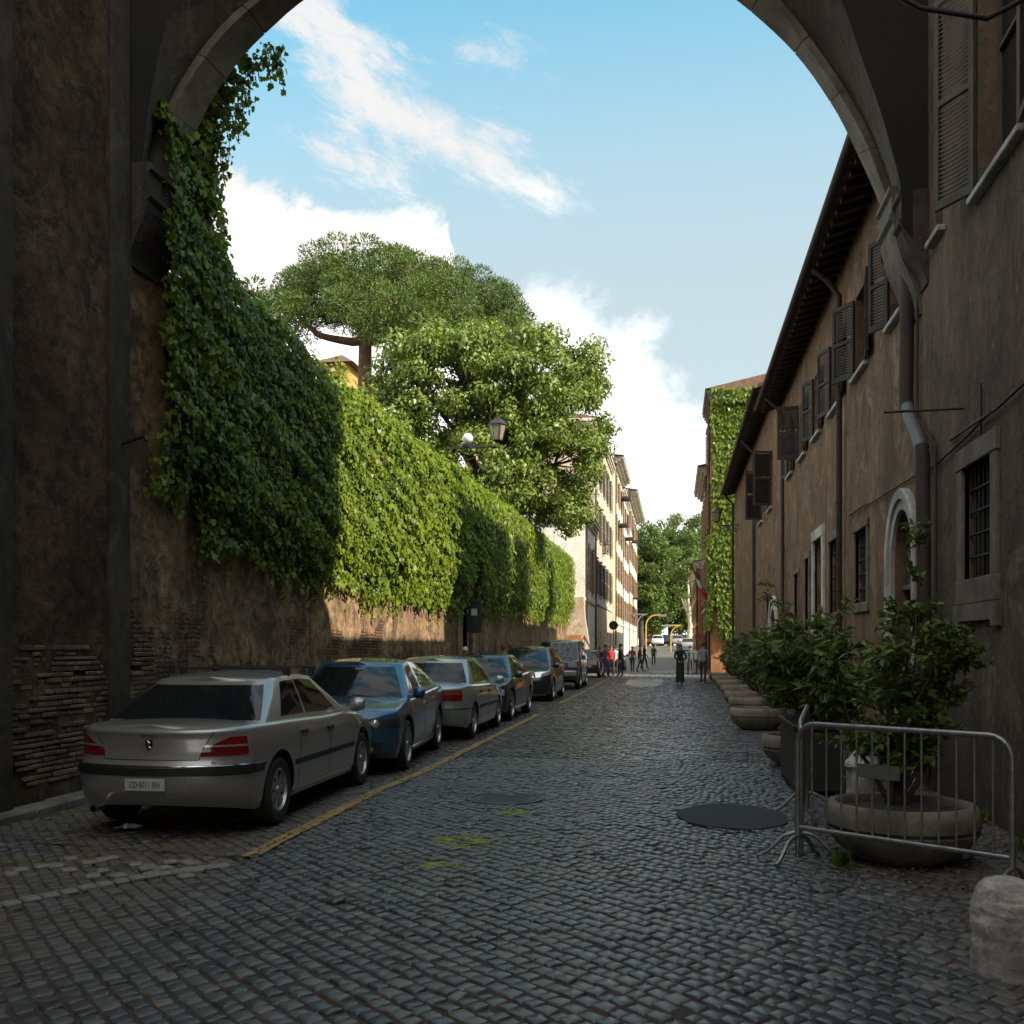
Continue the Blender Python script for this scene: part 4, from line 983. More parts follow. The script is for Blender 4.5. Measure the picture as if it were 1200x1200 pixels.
# --- second house, taller eave
HC = thing('town_house', 'farther brown house with plain wall and a higher dark eave before the ivy-clad house', 'house', (XR, 30.3, 0))
hC = [(30.6, 32.2, -.02, 2.75), (Y(902), Y(899), 1.8, 3.2), (32.0, 33.1, 5.9, 7.6), (35.6, 36.6, 5.9, 7.6)]
FR.wall('wall', 30.22, 51.5, -.05, 9.3, hC, M['pl_right'], HC)
arch_fill(FR, HC, hC[0][0], hC[0][1], 2.1, 2.75, M['pl_right'], 'trim_white', .4, 'door_surround')
dm = MB(); FR.box(dm, hC[0][0], hC[0][1], -.26, -.21, 0, 2.75); dm.build('door', M['door_green'], HC)
FR.window(HC, *hC[1], mull=False, trim='trim')
for k in (2, 3):
    w = FR.window(HC, *hC[k], sill='sill'); FR.shutter(w, hC[k][1]+.02, .55, 5.92, 7.58, 165, -1); FR.shutter(w, hC[k][0]-.02, .55, 5.92, 7.58, 100, 1)
roof(HC, 30.3, 51.9, 9.12, 2.4, back=8.5)
mb = MB(); mb.box(3.4, 8.2, 30.5, 51.4, 0, 8.7); mb.build('rear_wall', M['pl_right'], HC)
mb = MB(); mb.box(5.6, 10, 33, 36.6, 9, 14.6); mb.box(5.6, 10, 43.6, 45.4, 9, 14.6); mb.build('rear_wing', M['pl_right'], HC)  # unseen masses added, spaced to cast shadow stripes on the ivy
mb = MB()
for k in range(14):
    y = random.uniform(30, 50); z = random.uniform(3.6, 7); FR.box(mb, y, y+random.uniform(.12, .3), -.02, .03, z, z+.16)
mb.build('wall_stone', M['trim'], HC)
for px, mt in ((887, 'pipe_brown'), (859.5, 'pipe_brown')):
    y = Y(px) if px > 870 else 51.2; pipe('drainpipe', HC, [(2.4, y, 9.1), (2.66, y, 8.8), (2.84, y, 8.6), (2.84, y, .3), (2.8, y, .1)], .06, mt)
mb = MB(); mb.box(2.9, 3.3, 39.9, 40.6, 9.2, 10.6); mb.box(2.85, 3.35, 39.85, 40.65, 10.6, 10.75); 
fix_children(HC)
# cable sagging along the wall, rods
mb = MB(); c0, c1, c2 = on_x(1215, 432, XR-.05), on_x(1100, 540, XR-.04), on_x(995, 605, XR-.04); P = []
for k in range(25):
    t = k/24; y = lerp(c0[1], c1[1], t*2) if t < .5 else lerp(c1[1], c2[1], t*2-1); z = lerp(c0[2], c1[2], t*2) if t < .5 else lerp(c1[2], c2[2], t*2-1); P.append((XR-.035, y, z+.05*n1(k*.5, 1, 2)))
mb.tube(P, .013, 6); tag(mb.build('cable', M['iron'], None, 60), 'dark cable sagging across the brown wall above the arched doorway', 'cable')
a = on_x(1112, 493, XR-.02); b = on_x(1192, 507, XR-.5)
mb = MB(); mb.tube([(XR+.02, a[1]-.5, a[2]+.02), (XR-.75, a[1]-.3, a[2]+.05)], .016, 6); mb.tube([(XR-.03, a[1]-1.2, a[2]-.55), (XR-.03, a[1]-1.2, a[2]+.1)], .012, 6)
mb.tube([(XR-.02, 11.6, 3.86), (XR-.10, 9.9, 3.78)], .014, 6)
tag(mb.build('iron_rod', M['iron']), 'thin iron rod sticking out above the grilled window', 'iron rod')
# ================================================================ the bridge arch
farL, farR = (-6.15, 12.1), (2.64, 13.8); nearL, nearR = (-6.15, 11.2), (2.64, 12.6); midL, midR = (-6.15, 11.72), (2.64, 13.35)
CF = [(.0,7.4),(.01,7.85),(.03,8.3),(.055,8.7),(.09,9.13),(.131,9.5),(.173,9.83),(.26,10.35),(.36,10.75),(.48,10.92),(.6,10.8),(.7,10.45),(.786,9.97),(.872,9.3),(.93,8.6),(.965,8.0),(.988,7.56),(1,7.29)]
CM = [(-.016,7.43),(-.003,7.9),(.02,8.38),(.05,8.82),(.085,9.22),(.135,9.62),(.24,10.3),(.36,10.85),(.48,11.05),(.6,10.95),(.72,10.5),(.831,9.7),(.891,9.05),(.94,8.4),(.97,7.9),(.995,7.3),(1.002,7.1)]
CN = [(-.002,7.23),(.003,7.77),(.018,8.55),(.04,9.24),(.09,10.0),(.18,10.75),(.3,11.3),(.45,11.5),(.6,11.35),(.75,10.85),(.86,10.1),(.917,9.3),(.944,8.64),(.973,7.91),(.998,7.1),(1,6.91)]
def resample(C, L, Rr, n=64):
    P = [Vector((lerp(L[0], Rr[0], t), lerp(L[1], Rr[1], t), z)) for t, z in C]
    # Catmull-Rom then even arc length
    D = []
    for i in range(len(P)-1):
        p0, p1, p2, p3 = P[max(0, i-1)], P[i], P[i+1], P[min(len(P)-1, i+2)]
        for k in range(12):
            t = k/12; D.append(.5*((2*p1)+(p2-p0)*t+(2*p0-5*p1+4*p2-p3)*t*t+(3*p1-p0-3*p2+p3)*t**3))
    D.append(P[-1]); S = [0]
    for a, b in zip(D, D[1:]): S.append(S[-1]+(b-a).length)
    out = []
    for k in range(n+1):
        s = S[-1]*k/n; i = max(0, min(len(S)-2, int(np.searchsorted(S, s)-1))); t = (s-S[i])/max(1e-9, S[i+1]-S[i]); out.append(D[i].lerp(D[i+1], t))
    return out
F_, M_, N_ = resample(CF, farL, farR), resample(CM, midL, midR), resample(CN, nearL, nearR)
print('arch far z', [round(p.z, 2) for p in F_[::8]], 'near', [round(p.z, 2) for p in N_[::8]])
BR = thing('arch_bridge', 'dark rendered arch bridge spanning the street overhead with a pale stone rim', 'bridge', (-1.7, 12.5, 0))
mb = MB(); 
ctr = Vector((-1.75, 12.5, 7.0))
up_ = [p+(p-ctr).normalized()*.10 for p in M_]      # groove: soffit lies 10 cm above the rim's underside
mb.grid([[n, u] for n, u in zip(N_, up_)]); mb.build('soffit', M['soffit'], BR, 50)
mb = MB()
bk_ = [(p+(p-ctr).normalized()*.02, m_+(m_-ctr).normalized()*.02) for p, m_ in zip(F_, M_)]; mb.grid([[a_, b_] for a_, b_ in bk_])
for k in range(0, 64, 4):
    seg = range(k, k+5); g = .010
    A = [F_[i].copy() for i in seg]; B = [M_[i].copy() for i in seg]
    for Q in (A, B):
        d0 = (Q[1]-Q[0]).normalized(); d1 = (Q[-1]-Q[-2]).normalized(); Q[0] += d0*g/2; Q[-1] -= d1*g/2
    h = [(p-ctr).normalized() for p in A]; jj = .008*n1(k, .7, 3)
    A2 = [p+q*.42 for p, q in zip(A, h)]; B2 = [p+q*.42 for p, q in zip(B, h)]
    V = []; m = len(A)
    for a_, b_, c_, d_ in zip(A, B, B2, A2): V += [a_+Vector((0, 0, jj)), b_+Vector((0, 0, jj)), c_, d_]
    Fc = []
    for i in range(m-1):
        for q in range(4): Fc.append((i*4+q, i*4+(q+1)%4, (i+1)*4+(q+1)%4, (i+1)*4+q))
    Fc += [(3,2,1,0), tuple((m-1)*4+q for q in range(4))]; mb.add(V, Fc)
mb.build('stone_rim', M['ring'], BR, 40)
# near and far faces
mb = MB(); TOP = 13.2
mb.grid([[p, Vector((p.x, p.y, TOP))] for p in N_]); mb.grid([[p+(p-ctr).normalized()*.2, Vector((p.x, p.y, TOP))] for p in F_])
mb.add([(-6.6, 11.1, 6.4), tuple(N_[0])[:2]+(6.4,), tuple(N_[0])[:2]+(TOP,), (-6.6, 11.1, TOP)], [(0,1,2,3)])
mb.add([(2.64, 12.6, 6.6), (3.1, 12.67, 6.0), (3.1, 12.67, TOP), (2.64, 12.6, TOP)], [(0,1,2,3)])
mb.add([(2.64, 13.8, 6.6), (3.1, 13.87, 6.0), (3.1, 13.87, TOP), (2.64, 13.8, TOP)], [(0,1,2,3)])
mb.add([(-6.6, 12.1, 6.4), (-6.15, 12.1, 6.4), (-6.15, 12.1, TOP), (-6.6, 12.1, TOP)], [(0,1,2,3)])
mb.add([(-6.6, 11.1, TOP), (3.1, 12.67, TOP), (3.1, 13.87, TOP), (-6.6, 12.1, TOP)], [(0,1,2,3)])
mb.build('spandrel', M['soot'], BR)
# corbels: S-curved brackets
def corbel(x0, xw, ya, yb, zs, h, name):
    """x0: inner face, xw: wall face; runs in y from ya to yb (ya/yb may differ at wall)"""
    s = 1 if xw > x0 else -1; w = abs(xw-x0)
    prof = [(-.05, zs+.02), (-.06, zs-.06), (-.02, zs-.09), (-.02, zs-.30), (-.05, zs-.33), (-.05, zs-.38), (.0, zs-.42), (.0, zs-.5)]
    for k in range(1, 11): t = k/10; prof.append((w*(.5-.5*math.cos(math.pi*t))*.85+.02, zs-.5-(h-.5)*t))
    prof += [(w+.02, zs-h)]
    mb = MB(); poly = [(a, z) for a, z in prof]+[(w+.05, zs-h), (w+.05, zs+.02)]
    mb.prism(poly, lambda a, z, d: (x0+s*a, d, z), ya, yb); return mb.build(name, M['ring'] if s > 0 and ya > 12.8 else M['pl_left_near'], BR, 30)
corbel(2.62, XR, 12.95, 13.72, 7.2, 1.55, 'corbel'); corbel(2.66, XR, 12.62, 12.95, 7.0, 1.1, 'corbel')
corbel(-6.1, XW, 11.17, 12.05, 7.3, 1.15, 'corbel')
fix_children(BR)
# --- left sooty house
HL = thing('town_house', 'dark soot-stained house wall at the near left edge', 'house', (XW, 0, 0))
FL = Fac((XW, 0, 0), (0, 1, 0), (1, 0, 0))
def rough_wall(name, F, a0, a1, z0, z1, na, nz, amp, mat, parent, seed=1, sc=1.2):
    G = []
    for i in range(na+1):
        a = lerp(a0, a1, i/na); row = []
        for j in range(nz+1):
            z = lerp(z0, z1, j/nz); q = Vector((a*sc, z*sc, seed)); d = amp*(mnoise.noise(q)+.5*mnoise.noise(q*2.7)+.3*mnoise.noise(q*6)); row.append(F.P(a, d, z))
        G.append(row)
    m = MB(); m.grid(G); return m.build(name, mat, parent, 60)
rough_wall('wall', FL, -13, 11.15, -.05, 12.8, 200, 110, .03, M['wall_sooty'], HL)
mb = MB(); FL.box(mb, 7.2, 8.93, 0, .12, -.05, 12.6, .03); mb.build('pier', M['pl_left_near'], HL)
mb = MB(); FL.box(mb, 10.75, 11.16, -.05, .06, -.05, 12.6, .02); mb.build('pilaster', M['pl_left_near'], HL)
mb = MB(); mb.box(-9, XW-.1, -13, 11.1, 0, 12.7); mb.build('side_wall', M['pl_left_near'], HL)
fix_children(HL)
y = 11.15; mb = MB(); mb.tube([(XW+.02, 11.0, 3.98), (XW+.55, 10.6, 3.98)], .014, 6); mb.tube([(XW+.55, 10.6, 3.98), (XW+.57, 10.58, 3.93)], .018, 6)
tag(mb.build('iron_rod', M['iron']), 'thin iron rod sticking out of the dark left wall', 'iron rod')
# scrolled iron lamp bracket at the top right corner
mb = MB(); bx, by, bz = XR, 8.6, 6.95
def sp_(cx, cz, r0, r1, t0, t1, n=40):
    return [(cx+lerp(r0, r1, k/n)*math.cos(lerp(t0, t1, k/n)), by, cz+lerp(r0, r1, k/n)*math.sin(lerp(t0, t1, k/n))) for k in range(n+1)]
mb.tube([(bx, by, 6.85), (bx-.5, by, 6.62), (bx-1.0, by, 6.75), (bx-1.35, by, 6.98)], .022, 8)
mb.tube([(bx, by, 7.35), (bx-1.45, by, 7.35)], .022, 8)
for cx, cz, r in ((bx-.3, 6.98, .2), (bx-.68, 6.98, .18), (bx-1.02, 7.08, .15), (bx-1.28, 7.14, .11)): mb.tube(sp_(cx, cz, r, .02, 0, 4.2*math.pi, 50), .014, 6)
mb.tube([(bx-1.40, by, 7.36), (bx-1.40, by, 7.1)], .012, 6)
lb = mb.build('lamp_bracket', M['iron'], None, 60); tag(lb, 'black wrought-iron lamp bracket with scrolls at the top right corner', 'lamp bracket')
# unseen house added behind the viewer to darken foreground and arch face
BK = thing('town_house', 'house closing the passage behind the viewer', 'house', (-1.7, -13, 0)); 
mb = MB(); mb.box(-6.6, -4.4, -13.6, -13, 0, 12.8); mb.box(1.2, 3.2, -13.6, -13, 0, 12.8); mb.box(-4.4, 1.2, -13.6, -13, 4.6, 12.8); mb.build('wall', M['pl_near'], BK); fix_children(BK)
# ================================================================ left boundary wall
BW = thing('boundary_wall', 'tall old masonry garden wall along the left side under the ivy', 'wall', (XW, 11.2, 0))
rough_wall('masonry', FL, 11.15, 30.1, -.05, 6.3, 190, 70, .05, M['wall'], BW, 1, 1.1)
rough_wall('masonry', FL, 31.6, 61.5, -.05, 6.4, 150, 30, .04, M['wall'], BW, 2, 1.1)
mb = MB(); FL.box(mb, 11.15, 30.1, -.6, -.1, -.05, 6.35); FL.box(mb, 31.6, 61.5, -.6, -.1, -.05, 6.45); FL.box(mb, 30.1, 31.6, -.6, -.35, -.05, 6.3); mb.build('wall_core', M['wall'], BW)
mb = MB(); FL.box(mb, 29.6, 30.1, -.3, .10, -.05, 6.3, .02); FL.box(mb, 31.6, 32.3, -.3, .12, -.05, 6.3, .02); FL.box(mb, 30.1, 31.6, -.3, -.05, 3.0, 6.3, .02); mb.build('gate_pier', M['wall'], BW)
mb = MB(); FL.box(mb, 30.1, 31.6, -.33, -.25, 0, 3.0); mb.build('gate', M['door_green'], BW)
fix_children(BW)

# courses of thin Roman brick laid bare where the render has fallen
def brickwork(root, a0, a1, z0, z1, seed, lab='brickwork'):
    mb = MB(); rr = random.Random(seed); z = z0; n = 0
    while z < z1:
        h = rr.uniform(.036, .05); e = max(0, 1-abs((z-(z0+z1)/2)/((z1-z0)/2))**3); y = a0+.25*(1-e)+.12*n1(z*3, 1, seed); ye = a1-.3*(1-e)+.15*n1(z*4, 1, seed+2)
        while y < ye:
            l = rr.uniform(.12, .28)
            if n1(y*1.6, 1, seed+z*1.1) < .33: FL.box(mb, y, min(y+l, ye), -.03, .012+rr.uniform(-.012, .012)+.012*n1(y*2, 1, z*2), z+rr.uniform(-.003, .003), z+h, .008)
            y += l+rr.uniform(.008, .018)
        z += h+rr.uniform(.010, .016); n += 1
    t = NT('roman_brick'); g = t.new('ShaderNodeNewGeometry'); p = g.outputs['Position']; f = t.noise(p, 30, 6, .7); b = t.noise(p, 1.4, 5, .6)
    c = t.ramp(g.outputs['Random Per Island'], [(0, (.10,.058,.038)), (.4, (.18,.105,.065)), (.75, (.26,.18,.125)), (1, (.15,.125,.10))]); c = t.mix(t.ramp(b, [(.38, .6), (.58, 0)]), c, (.055,.045,.037))
    m = t.fin(c, .95, t.bump(f, .8, .01)); o = mb.build('brickwork', m, root, 40); o.location = -root.location; return o
brickwork(HL, 8.98, 10.72, .25, 1.62, 3); brickwork(BW, 11.25, 12.7, .75, 1.75, 9); brickwork(HL, 3, 7.1, .3, 1.7, 5)
# ================================================================ ivy on the wall
def zbot(y):
    b = interp(y, [(11.3, 3.6), (12.4, 3.45), (12.9, 3.0), (14, 2.95), (18, 2.75), (24, 2.75), (30, 2.9), (45, 3.0), (62, 3.1)])
    return b+.22*n1(y, 1.1, 3)+.16*abs(n1(y, 4.3, 6))*2-.1+(.9 if 30.3 < y < 31.5 else 0)+(.7*max(0, 1-abs(y-12.55)/.28))
def ztop(y): return interp(y, [(11.2, 8.3), (12.3, 8.0), (12.8, 7.2), (13.6, 6.75), (17, 6.6), (22, 6.6), (40, 6.85), (62, 6.95)])+.14*n1(y, .8, 9)+.08*n1(y, 3, 2)
def thick(y, z):
    top = min(1, max(0, (ztop(y)-z)/.45)); bot = min(1, max(.25, (z-zbot(y))/.8))
    return (.10+.24*top**.5*bot+.17*n1(y*1.25, 1, 0+z*.33)+.09*n1(y*3.6, 1, z*.8))*(.55+.45*bot)+.05
def ivy_wall():
    iv = thing('ivy', 'dense green ivy hanging in drapes over the tall left garden wall', 'ivy', (XW, 12, 3))
    mb = MB()
    for a, b in ((11.95, 30.4), (30.4, 61.6)):
        G = []
        n = int((b-a)/.35)
        for i in range(n+1):
            y = lerp(a, b, i/n); z0, z1 = zbot(y)+.22, ztop(y)-.02
            G.append([(XW+max(.01, thick(y, lerp(z0, z1, j/14))-.13)*min(1, (14-j)/2+.3)-(.3 if j == 14 else 0), y, lerp(z0, z1, j/14)) for j in range(15)])
        mb.grid(G)
    mb.build('stems', M['ivy_core'], iv, 60)
    P, N, S = {0: [], 1: [], 2: []}, {0: [], 1: [], 2: []}, {0: [], 1: [], 2: []}
    rr = random.Random(11)
    def put(y, z, dx=0, nx=1., nz=.45, sc=1.):
        k = 0 if y < 20 else 1 if y < 33 else 2
        x = XW+thick(y, z)+rr.uniform(-.10, .06)+dx
        P[k].append((x, y, z)); N[k].append((nx, -.12, nz)); S[k].append((.078, .105, .16)[k]*rr.uniform(.6, 1.3)*sc)
    for (a, b, dens) in ((11.45, 20, 780), (20, 33, 380), (33, 61.6, 160)):
        n = int((b-a)*3.9*dens)
        for _ in range(n):
            y = rr.uniform(a, b); z = rr.uniform(2.3, 8.4); zb_, zt_ = zbot(y), ztop(y)
            if z > zt_ or z < zb_-.12*rr.random(): continue
            if y < 12.2 and z < 5 and rr.random() < .3: continue
            put(y, z)
    # crest
    for _ in range(9000):
        y = 11.5+50*rr.random()**1.6; t = rr.random(); z = ztop(y)+rr.uniform(-.1, .14); k = 0 if y < 20 else 1 if y < 33 else 2
        P[k].append((XW+lerp(.3, -.55, t), y, z-(.12 if t < .15 else 0))); N[k].append((.5, -.2, 1.)); S[k].append((.11, .13, .18)[k]*rr.uniform(.6, 1.3))
    # loose tips hanging below the lower edge and shoots above the crest
    for _ in range(170):
        y = rr.uniform(12, 60); L = rr.uniform(.15, .55); z0 = zbot(y); m = int(L/.05)
        for q in range(m): put(y+rr.gauss(0, .04), z0-q*.05, -.04, sc=.8)
    for _ in range(150):
        y = 13+45*rr.random()**1.5; L = rr.uniform(.15, .5); lean = rr.gauss(0, .5); m = int(L/.045); k = 0 if y < 20 else 1 if y < 33 else 2; x0 = XW+rr.uniform(-.3, .25)
        for q in range(m): P[k].append((x0+rr.gauss(0, .03)+.3*q*.045, y+lean*q*.045, ztop(y)+q*.045)); N[k].append((.6, -.3, .6)); S[k].append(.10*rr.uniform(.6, 1.1))
    for k, sh in ((0, LOBED), (1, LOBED), (2, OVAL)):
        leaves('foliage', np.array(P[k]), np.array(N[k]), np.array(S[k]), M['ivy'], sh, iv, down=(0, 0, -1.5), spread=.34, droop=.22)
    fix_children(iv)
ivy_wall()
def ivy_arch():
    iv = thing('ivy', 'dark ivy climbing the left foot of the arch with strands dangling against the sky', 'ivy', (-6.1, 12.6, 7))
    rr = random.Random(21); P, N, S = [], [], []; st = MB()
    def blob(c, r, n):
        for _ in range(n):
            v = Vector((rr.gauss(0, 1), rr.gauss(0, 1), rr.gauss(0, 1))).normalized(); q = c+Vector((v.x*r[0], v.y*r[1], v.z*r[2]))*rr.uniform(.55, 1.05)
            P.append(q[:]); N.append((v.x+.3, v.y-.6, v.z+.4)); S.append(.10*rr.uniform(.6, 1.3))
    n = len(F_)
    for k in range(0, 11):      # along the outer edge of the stone rim
        p = F_[k]; out = (ctr-p).normalized(); out.y = 0
        w = interp(k, [(0, .9), (4, .5), (7, .28), (10, .14), (13, .05), (19, .0)])
        if k < 10 or k % 2 == 0:
            c = p+Vector((.0, .28, 0))+out*(.24*w-.20)+Vector((rr.uniform(-.05, .05), 0, rr.uniform(-.05, .05))); blob(c, (.34*w+.03, .22, .36*w+.03), int(260*w)+4)
    for k in range(26):      # covers the jamb under the arch foot
        t = rr.random(); c = Vector((lerp(-6.3, -5.98, rr.random()), lerp(12.1, 13.0, rr.random()), lerp(5.0, 8.0, t))); blob(c, (.16, .3, .36), 130)
    def strand(p, L, sway=0):
        pts = []; x, y, z = p
        for q in range(int(L/.04)):
            z -= .04; x += rr.gauss(0, .006)+sway*.04; y += rr.gauss(0, .008); pts.append((x, y, z))
            for _ in range(2 if rr.random() < .55 else 1): P.append((x+rr.gauss(0, .035), y+rr.gauss(0, .035), z)); N.append((rr.gauss(0, .7), -1, .3)); S.append(rr.uniform(.045, .085))
        if len(pts) > 2: st.tube(pts[::2], .005, 4)
    for k, L in ((12, .5), (12, .6), (11, .2), (10, .3), (9, .6), (8, .7), (7, .5), (6, .7), (5, .6), (4, .6), (3, .8), (2, .6)):
        p = F_[k]; out = (ctr-p).normalized()
        for j in range(3): strand((p.x+out.x*(-.12+.09*j), p.y+.25+.06*j, p.z-out.z*.12), L*rr.uniform(.6, 1.1), .05)
    st.build('stems', M['bark_dark'], iv)
    leaves('foliage', np.array(P), np.array(N), np.array(S), M['ivy'], LOBED, iv, down=(0, 0, -1.3), spread=.5)
    fix_children(iv)
ivy_arch()
# ================================================================ trees
def at(px, py, zc):
    a, b, c = ray(px, py); return Vector((a*zc, b*zc, EYE+c*zc))
def ell(rr):
    v = Vector((rr.gauss(0, 1), rr.gauss(0, 1), rr.gauss(0, 1))); return v.normalized()
def limb(mb, p, q, r0, r1, rr, sag=.12, n=7):
    L = (q-p).length; pts = []; o = ell(rr)*L*sag
    for k in range(n+1):
        t = k/n; pts.append(p.lerp(q, t)+o*math.sin(math.pi*t)+Vector((0, 0, -L*.06*math.sin(math.pi*t)))+ell(rr)*L*.012)
    mb.tube(pts, [lerp(r0, r1, (k/n)**.8) for k in range(n+1)], 7); return pts
def tree(name, label, base, fork, ells, nclump, per, leafsize, mat, bark, shape=OVAL, seed=0, clump_r=(.55, .95), flat=.75, shell=.55, trunk_r=.25, group=None, cat='tree', upn=.5, spread=.7, limbs=1., clumps=None, droop=.25, radial=False):
    rr = random.Random(seed); t = thing(name, label, cat, base[:], 0, group)
    tb = MB(); base = Vector(base); fork = Vector(fork)
    tb.tube([base, base.lerp(fork, .3)+ell(rr)*.1, base.lerp(fork, .7)+ell(rr)*.12, fork], [trunk_r*1.35, trunk_r*1.05, trunk_r*.9, trunk_r*.75], 10)
    C = []
    if clumps: C = clumps
    else:
        vol = [e[1][0]*e[1][1]*e[1][2] for e in ells]; tot = sum(vol)
        for (c, r), v in zip(ells, vol):
            for _ in range(max(1, int(nclump*v/tot))):
                d = ell(rr); q = (rr.random()**.5)*(1-shell)+shell; q = min(1, q); C.append((Vector(c)+Vector((d.x*r[0]*q, d.y*r[1]*q, d.z*r[2]*q)), rr.uniform(*clump_r)))
    # limbs: first to the ellipsoid centres, then twigs to the clumps
    hubs = []
    if ells:
        for c, r in ells:
            pts = limb(tb, fork, Vector(c), trunk_r*.6, trunk_r*.22, rr); hubs += pts[3:]
    else: hubs = [fork]
    for c, r in C:
        if rr.random() < limbs:
            h = min(hubs, key=lambda p: (p-c).length); limb(tb, h, c, trunk_r*.16, .015, rr, .08, 4)
    tb.build('trunk', M[bark], t, 60)
    P, N, D = [], [], []
    for c, r in C:
        k = int(per*(r/clump_r[1])**2)
        for _ in range(k):
            d = ell(rr); q = rr.random()**(.24 if radial else .45); s = Vector((d.x*r, d.y*r, d.z*r*flat))*q; P.append((c+s)[:]); N.append((d.x, d.y, d.z+upn)); D.append((d.x+rr.gauss(0, .35), d.y+rr.gauss(0, .35), d.z+.35+rr.gauss(0, .35)))
    P = np.array(P); rs = np.random.default_rng(seed)
    if radial: leaves('crown', P, rs.normal(0, 1, P.shape), leafsize*rs.uniform(.6, 1.3, len(P)), M[mat], shape, t, dirs=np.array(D), spread=.1, rng=rs, droop=droop)
    else: leaves('crown', P, np.array(N), leafsize*rs.uniform(.6, 1.35, len(P)), M[mat], shape, t, down=(0, 0, -.8), spread=spread, rng=rs, droop=droop)
    return fix_children(t)
# broad-leaved tree leaning over the wall
D = 45
tree('broadleaf_tree', 'large pale green broad-leaved tree leaning over the ivy-covered wall', (-9.5, 43, 0), at(600, 560, 45)-Vector((1.2, 0, .2)),
     [(at(535, 455, 44), (3.0, 3.2, 2.6)), (at(620, 455, 45), (2.9, 3, 2.7)), (at(650, 545, 45), (2.1, 2.6, 2.6)), (at(575, 550, 44), (2.6, 2.8, 2.6)), (at(675, 490, 46), (1.75, 2, 2.4)), (at(480, 440, 43), (1.6, 1.9, 1.7)), (at(655, 600, 45), (1.2, 1.6, 1.5)), (at(520, 400, 45), (1.5, 1.7, 1.0)), (at(690, 430, 46), (.9, 1.2, 1.0)), (at(470, 500, 43), (1.6, 1.7, 1.8))],
     330, 420, .19, 'broad', 'bark_dark', OVAL, 5, (.5, .95), .7, .55, .28, spread=.6, limbs=.5)
# umbrella pine
def pine_clumps():
    rr = random.Random(9); C = []
    for _ in range(900):
        a = rr.uniform(0, 2*math.pi); q = math.sqrt(rr.random()); px = 468+148*q*math.cos(a); dz = 6.*q*math.sin(a)
        top = interp(q, [(0, 298), (.5, 308), (.8, 328), (1, 365)]); top += (px-468)*.10+12*n1(px, .03, 2)
        y = top+rr.random()**1.1*interp(q, [(0, 85), (.7, 62), (1, 20)])+10*n1(a*2+q*5, 1, 3); c_ = at(px, y, 50+dz)
        if 345 < px < 450 and y > 340 and rr.random() < .8: continue
        if len(C) < 185 and all((c_-o[0]).length > 1.15 for o in C): C.append((c_, rr.uniform(.75, 1.2)))
    for px, y in ((325, 372), (340, 385), (345, 355), (330, 360), (360, 392), (352, 325), (372, 300), (395, 290), (430, 288), (600, 360), (612, 372), (595, 345), (560, 325), (600, 380), (550, 385), (505, 380)): C.append((at(px, y, 49+rr.uniform(-3, 3)), rr.uniform(.6, .9)))
    return C
fk = at(428, 400, 50)
tree('umbrella_pine', 'tall umbrella pine with a wide flat crown beyond the garden wall', (fk.x-.3, fk.y, 0), fk, [(at(345, 365, 49), (0, 0, 0)), (at(395, 335, 50), (0, 0, 0)), (at(440, 330, 51), (0, 0, 0)), (at(400, 345, 53), (0,0,0)), (at(480, 340, 50), (0, 0, 0)), (at(530, 345, 49), (0, 0, 0)), (at(585, 350, 50), (0, 0, 0)), (at(465, 350, 47), (0, 0, 0))],
     0, 1500, .20, 'pine', 'bark', BLADE*np.array([1.6, 1]), 6, (.6, 1.2), .66, .6, .42, clumps=pine_clumps(), radial=True, limbs=.8, droop=.05)
c = at(297, 345, 42)
tree('small_pine', 'small pine top poking up behind the ivy at the left', (c.x, c.y, 0), c-Vector((0, 0, 1)), [], 0, 300, .3, 'pine', 'bark', BLADE*np.array([1.6, 1]), 8, (.3, .6), .9, .5, .12, clumps=[(c+Vector((0, 0, .3)), .45), (c+Vector((-.3, 0, -.3)), .5), (c+Vector((.35, 0, -.5)), .45), (c+Vector((.1, .3, -.9)), .6), (c+Vector((-.4, .2, -1.2)), .6), (c+Vector((.6, .2, -1.3)), .6)], radial=True, droop=.05)
# plane trees by the river, far down the street
far = [(752, 655, 150, 3.6, 5.5, 'leftmost of the far plane trees, seen past the pale houses', 0), (772, 650, 165, 4.6, 5.2, 'tall dark green plane tree at the end of the street, second from the left', 1), (797, 645, 172, 5.0, 5.5, 'tallest far plane tree closing the street', 2),
       (826, 648, 160, 4.6, 6.0, 'rightmost far plane tree, half behind the orange house', 3), (786, 690, 158, 4.5, 4.5, 'lower plane tree filling the gap at the end of the street', 4), (757, 700, 156, 3.5, 4.5, 'low bushy plane tree behind the street lamps', 5), (816, 700, 158, 4.0, 4.0, 'low plane tree behind the pale trunk', 6)]
for px, py, zc, rx, rz, lb, k in far:
    c = at(px, py, zc); tree('plane_tree', lb, (c.x, c.y, 1.7), c-Vector((0, 0, rz)), [(c, (rx, rx, rz)), (c+Vector((rx*.4, 0, -rz*.4)), (rx*.7, rx*.7, rz*.7)), (c+Vector((-rx*.4, 0, -rz*.5)), (rx*.7, rx*.7, rz*.7)), (c-Vector((0, 0, rz*.9)), (rx*.8, rx*.8, rz*.6))],
                             130, 230, .40, 'planef', 'bark_dark', OVAL, 40+k, (.9, 1.5), .8, .5, .35, group='plane trees closing the far end of the street', limbs=.1)
c = at(808, 752, 128)
